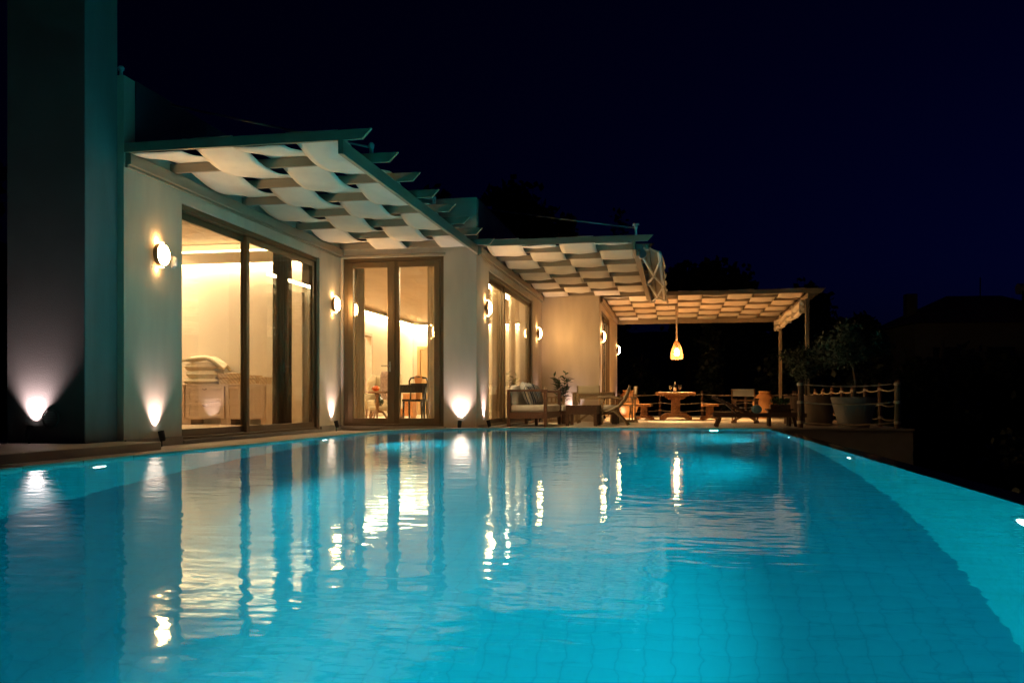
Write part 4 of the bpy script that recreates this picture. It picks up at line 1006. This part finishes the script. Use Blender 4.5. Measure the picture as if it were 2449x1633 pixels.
for x in (-0.20, 0.20):
    MB().tube([(x, -0.19, 0.42), (x * 1.02, -0.2, 0.2), (x * 1.0, -0.2, 0)], [0.026, 0.02, 0.018], 8).build('leg', 'blackwood', qc, smooth=True)
    MB().tube([(x, 0.19, 0.46), (x, 0.2, 0.2), (x, 0.24, 0)], [0.022, 0.02, 0.018], 8).build('leg', 'blackwood', qc, smooth=True)
    s = 1 if x > 0 else -1
    MB().tube([(s * 0.17, 0.19, 0.46), (s * 0.165, 0.2, 0.62), (s * 0.20, 0.21, 0.75), (s * 0.205, 0.22, 0.86), (s * 0.17, 0.225, 0.925), (s * 0.09, 0.23, 0.935), (0, 0.23, 0.955)], [0.018, 0.017, 0.017, 0.018, 0.02, 0.024, 0.032], 8).build('back_post', 'blackwood', qc, smooth=True)
MB().prism([(-0.045, 0.47), (0.045, 0.47), (0.06, 0.62), (0.05, 0.74), (0.085, 0.88), (0.09, 0.95), (0.04, 0.985), (-0.04, 0.985), (-0.09, 0.95), (-0.085, 0.88), (-0.05, 0.74), (-0.06, 0.62)], 'y', 0.205, 0.225).build('splat', 'drawerwood', qc, bevel=0.004)
cb = thing('drawer_cabinet', 'small orange wood drawer cabinet at the back of the living room', 'cabinet', (-6.75, 21.4, FZ))
MB().box(-0.2, 0.22, -0.18, 0.18, 0.05, 0.62).build('carcass', 'drawerwood', cb, bevel=0.005)
for i in range(5): MB().box(-0.18, 0.20, -0.195, -0.181, 0.07 + i * 0.108, 0.165 + i * 0.108).build('drawer', 'drawerwood', cb, bevel=0.004)
for i in range(5): MB().lathe([(0, 0), (0.012, 0.0), (0.012, 0.015), (0, 0.018)], 8, Matrix.Translation((0.01, -0.196, 0.118 + i * 0.108)) @ RX).build('knob', 'brass', cb)
for x in (-0.19, 0.17): MB().box(x, x + 0.04, -0.17, 0.17, 0, 0.049).build('foot', 'drawerwood', cb)
rt = thing('pedestal_table', 'small round wooden tripod table behind the left leaf of the french door', 'table', (-6.05, 17.2, FZ))
MB().lathe([(0, 0.595), (0.30, 0.595), (0.315, 0.61), (0.30, 0.63), (0, 0.63)], 32).build('top', 'teak', rt, smooth=False)
MB().lathe([(0.05, 0.594), (0.045, 0.54), (0.025, 0.50), (0.035, 0.42), (0.045, 0.36), (0.028, 0.28), (0.05, 0.22), (0.03, 0.18)], 16).build('column', 'teak', rt, smooth=True)
for k in range(3):
    a = 2 * PI * k / 3 + 0.5; c_, s_ = math.cos(a), math.sin(a)
    MB().tube([(0.02 * c_, 0.02 * s_, 0.22), (0.12 * c_, 0.12 * s_, 0.20), (0.2 * c_, 0.2 * s_, 0.08), (0.27 * c_, 0.27 * s_, 0.012)], [0.026, 0.024, 0.02, 0.016], 8).build('leg', 'teak', rt, smooth=True)
pk = thing('pumpkin', 'orange round gourd on the tripod table', 'gourd', (-6.03, 17.05, FZ + 0.631))
def pkf(u, v):
    a = 2 * PI * u; t = PI * v; r = 0.075 * math.sin(t) * (1 + 0.05 * math.cos(10 * a))
    return (r * math.cos(a), r * math.sin(a), 0.058 - 0.058 * math.cos(t) - 0.012 * max(0, -math.cos(t)) * 0)
MB().grid(pkf, 40, 12).build('body', 'pumpkin', pk, smooth=True)
MB().tube([(0, 0, 0.112), (0.006, 0, 0.13)], [0.008, 0.006], 6).build('stem', 'bark', pk)
wc = thing('wing_chair', 'cream wing armchair draped with a speckled throw behind the french door', 'armchair', (-6.45, 18.75, FZ), R(-8))
MB().box(-0.27, 0.27, -0.32, 0.22, 0.26, 0.46).build('seat', 'upholstery', wc, bevel=0.05, smooth=True)
MB().box(-0.33, 0.33, 0.16, 0.30, 0.25, 1.02).build('backrest', 'upholstery', wc, bevel=0.065, smooth=True)
for s in (-1, 1):
    MB().box(s * 0.335 - 0.055, s * 0.335 + 0.055, -0.30, 0.24, 0.25, 0.62).build('arm', 'upholstery', wc, bevel=0.05, smooth=True)
    MB().prism([(-0.12, 0.60), (0.25, 0.60), (0.25, 1.04), (0.05, 1.03), (-0.10, 0.90)], 'x', s * 0.32 - 0.045, s * 0.32 + 0.045).build('wing', 'upholstery', wc, bevel=0.035, smooth=True)
    for y in (-0.26, 0.24): MB().tube([(s * 0.28, y, 0.25), (s * 0.29, y * 1.05, 0.0)], [0.026, 0.018], 8).build('leg', 'teak', wc, smooth=True)
o = MB().grid(lambda u, v: (0.02 + 0.42 * u, -0.17 - 0.02 * math.sin(u * 14 + v * 3) + 0.34 * max(0, v - 0.80) * 1.6, 0.42 + 0.66 * min(1, v * 1.12) + 0.02 * math.sin(u * 9) * (1 - v)), 20, 20).build('throw_blanket', 'throw', smooth=True, solid=0.015)
o.location = (-6.45, 18.75, FZ); o.rotation_euler = (0, 0, R(-8)); tag(o, 'speckled knitted throw hanging over the wing chair', 'blanket')
fs_ = thing('footstool', 'cream footstool with curved legs under the tripod table', 'stool', (-6.15, 17.75, FZ))
MB().box(-0.24, 0.24, -0.16, 0.16, 0.22, 0.32).build('seat', 'upholstery', fs_, bevel=0.03, smooth=True)
for x in (-0.19, 0.19):
    for y in (-0.12, 0.12): MB().tube([(x, y, 0.22), (x * 1.08, y * 1.05, 0.12), (x * 1.15, y * 1.1, 0.0)], [0.026, 0.02, 0.016], 8).build('leg', 'teak', fs_, smooth=True)
vs_ = MB().lathe([(0, 0), (0.05, 0.0), (0.095, 0.06), (0.10, 0.10), (0.085, 0.15), (0.04, 0.19), (0.03, 0.23), (0.038, 0.25), (0.028, 0.25)], 24, cap=False).build('vase', 'greenvase', smooth=True)
tag(vs_, 'dark green gourd shaped vase on the footstool', 'vase').location = (-6.20, 17.75, FZ + 0.325)

# chandelier wire fixture seen through the sofa window
cl = thing('ceiling_pendant', 'thin wire pendant fixture inside the sofa window', 'pendant lamp', (-4.95, 19.6, 0))
MB().tube([(0, 0, 3.09), (0.0, 0, 2.45)], 0.006, 6).build('cable', 'black', cl)
for k in range(5):
    a = 2 * PI * k / 5; MB().tube([(0, 0, 2.45), (0.12 * math.cos(a), 0.12 * math.sin(a), 2.38), (0.15 * math.cos(a), 0.15 * math.sin(a), 2.46)], 0.006, 6).build('branch', 'black', cl, smooth=True)
it = thing('pale_dining_table', 'pale wooden table inside the sofa window', 'table', (-4.55, 18.2, FZ))
MB().box(-0.4, 0.4, -0.7, 0.7, 0.72, 0.76).build('top', 'paleteak', it, bevel=0.006)
for x in (-0.34, 0.34):
    for y in (-0.62, 0.62): MB().box(x - 0.03, x + 0.03, y - 0.03, y + 0.03, 0, 0.719).build('leg', 'paleteak', it, bevel=0.004)
ic = thing('pale_chair', 'pale wooden chair at the table inside the sofa window', 'chair', (-3.98, 17.1, FZ))
MB().box(-0.21, 0.21, -0.21, 0.21, 0.42, 0.46).build('seat', 'paleteak', ic, bevel=0.008)
for x in (-0.19, 0.19):
    MB().tube([(x, 0.19, 0.0), (x, 0.19, 0.42)], 0.018, 8).build('leg', 'paleteak', ic); MB().tube([(x, -0.19, 0.0), (x, -0.19, 0.45), (x, -0.25, 0.92)], 0.018, 8).build('leg', 'paleteak', ic)
for z in (0.6, 0.72, 0.84): MB().box(-0.19, 0.19, -0.235, -0.215, z, z + 0.07).build('back_slat', 'paleteak', ic, bevel=0.003)

# ------------------------------------------------------------------ beyond the terrace: trees, hillside, neighbour
def far_tree(label, x, y, h, rx, rz, seed, size=0.35, n=1700, name='pine_tree', z0=-2.5):
    global rd; rd = random.Random(seed)
    H = h - z0
    bl_ = blob((0, 0, H - rz), rx * 0.75, rx * 0.75, rz * 0.72, 22, min(rx, rz) * 0.42)
    tree(name, label, (x, y, z0), [(0, 0, 0), (0.1, 0, H * 0.35), (-0.1, 0.1, H * 0.65), (0, 0, H * 0.85)], [0.22, 0.18, 0.14, 0.06], bl_, int(n * 1.8), size, 'pine', seed, 'trees beyond the terrace',
         limbs=[((0, 0, H * 0.6), b[:3], 0.06) for b in bl_[:6]])
far_tree('broad dark pine rising behind the middle pergola', -7.2, 40, 10.7, 2.2, 3.0, 21, 0.42, 2600)
far_tree('low rounded tree left of the broad pine behind the nearest pergola', -9.0, 32, 9.2, 1.3, 2.4, 22, 0.3, 1800)
far_tree('smaller round tree right of the broad pine', -5.2, 41, 9.6, 0.8, 1.6, 23, 0.3, 1200)
def cypress(label, x, y, h, r, seed, z0=-2.5):
    H = h - z0; bl_ = [(random.Random(seed + i).uniform(-.12, .12), random.Random(seed - i).uniform(-.12, .12), H * (0.12 + 0.86 * i / 16), r * math.sin(PI * min(0.97, 0.12 + 0.8 * (i / 16) ** 1.3)) ** 0.7) for i in range(17)]
    tree('cypress_tree', label, (x, y, z0), [(0, 0, 0), (0, 0, H * 0.5), (0, 0, H * 0.9)], [0.14, 0.1, 0.03], bl_, 2200, 0.22, 'pine', seed, 'trees beyond the terrace')
cypress('pointed cypress top left of the awning against the sky', -2.85, 45, 10.3, 0.75, 31)
cypress('slim cypress standing behind the pendant lamp', 1.3, 35.5, 3.6, 0.5, 41)
far_tree('rounded tree crown right behind the awning', 0.6, 50, 9.4, 2.3, 3.6, 24, 0.42, 2600)
far_tree('wide dark tree above the far pergola roof', 3.6, 52, 8.4, 2.6, 3.4, 25, 0.42, 2600)
far_tree('dark tree at the right end of the far pergola roof', 6.9, 50, 7.4, 2.2, 3.2, 26, 0.42, 2400)
far_tree('low dark tree sloping down toward the neighbour house', 9.3, 47, 5.4, 1.7, 2.6, 27, 0.36, 2000)
far_tree('low bushy tree beside the right terrace fence', 6.6, 33, 2.2, 1.7, 2.3, 28, 0.26, 2400)
far_tree('dark bushy tree behind the far terrace fence', 4.3, 36, 2.9, 1.6, 2.6, 29, 0.26, 2200)
far_tree('dark bushy tree behind the terrace fence left of the pendant', -1.4, 37, 3.4, 1.6, 2.8, 33, 0.26, 2200)
far_tree('dark tree hiding the left half of the neighbour house', 11.2, 40, 4.1, 2.2, 3.4, 38, 0.34, 2600)
far_tree('dark tree hiding the middle of the neighbour house', 14.4, 40, 3.9, 2.3, 3.3, 39, 0.34, 2600)
far_tree('dark tree hiding the right end of the neighbour house', 17.6, 41, 4.2, 2.4, 3.5, 42, 0.34, 2600)
far_tree('tall dark tree between the far pergola and the sky', 2.2, 47, 8.9, 2.0, 3.4, 43, 0.4, 2200)
far_tree('dark garden bush in front of the neighbour house', 9.5, 36, 1.6, 2.4, 2.0, 34, 0.3, 2400)
far_tree('dark garden bush below the right end of the pool', 7.2, 20, -0.2, 1.8, 1.3, 35, 0.2, 2400)
far_tree('dark garden shrub on the slope right of the pool', 5.6, 13.5, -0.7, 1.5, 1.0, 36, 0.16, 2400)
far_tree('dark tree left of the tower at the picture edge', -16, 16, 7.5, 3.0, 4.6, 37, 0.4, 2600)
def hill(name, x, y, rx, ry, h, seed):
    def fn(u, v):
        a = 2 * PI * u; r = v
        n_ = noise.noise(Vector((math.cos(a) * r * 2 + seed, math.sin(a) * r * 2, 0.0)))
        return (x + rx * r * math.cos(a), y + ry * r * math.sin(a), -2.6 + h * max(0, (1 - r * r)) * (0.85 + 0.3 * n_))
    struct(MB().grid(fn, 40, 14).build(name, 'ground', smooth=True))
hill('hillside', 20, 120, 110, 45, 13.0, 1)
hill('wooded_hill', -60, 110, 70, 40, 14.0, 5)
nb = thing('neighbour_house', 'dark neighbouring house with hipped roof beyond the garden', 'house', (14.2, 46, -2.5), R(6))
MB().box(-3.6, 4.4, -2.5, 3.5, 0, 6.6).build('wall', 'nbwall', nb)
MB().add([(-4.0, -2.9, 6.6), (4.8, -2.9, 6.6), (4.8, 3.9, 6.6), (-4.0, 3.9, 6.6), (-1.0, 0.5, 8.2), (1.6, 0.5, 8.2)], [(0, 1, 5, 4), (1, 2, 5), (2, 3, 4, 5), (3, 0, 4), (3, 2, 1, 0)]).build('roof', 'nbroof', nb)
MB().box(-3.0, -2.5, 0.2, 0.7, 7.0, 8.3).build('chimney', 'nbwall', nb)
MB().box(1.7, 3.0, -1.4, -1.3, 7.4, 8.2).build('solar_panel', 'nbwindow', nb)
MB().tube([(1.7, -0.9, 8.35), (3.0, -0.9, 8.35)], 0.26, 14).build('water_tank', 'whitemetal', nb)
MB().tube([(0.6, 0.5, 8.1), (0.6, 0.5, 9.1)], 0.03, 6).build('aerial', 'black', nb)
for xa in (-2.8, -0.4, 2.2):
    for za in (1.0, 4.0):
        wn = MB().box(xa, xa + 1.2, -2.54, -2.505, za, za + 1.5).build('window', 'nbwindow', nb)
        MB().box(xa - 0.06, xa + 1.26, -2.58, -2.506, za - 0.1, za - 0.002).build('sill', 'nbwall', wn)
MB().box(-0.6, 4.2, -4.9, -2.6, 2.9, 3.05).build('porch_roof', 'nbroof', nb)
for xa in (-0.5, 1.8, 4.0): MB().box(xa, xa + 0.14, -4.85, -4.71, 0, 2.899).build('porch_post', 'nbwall', nb)
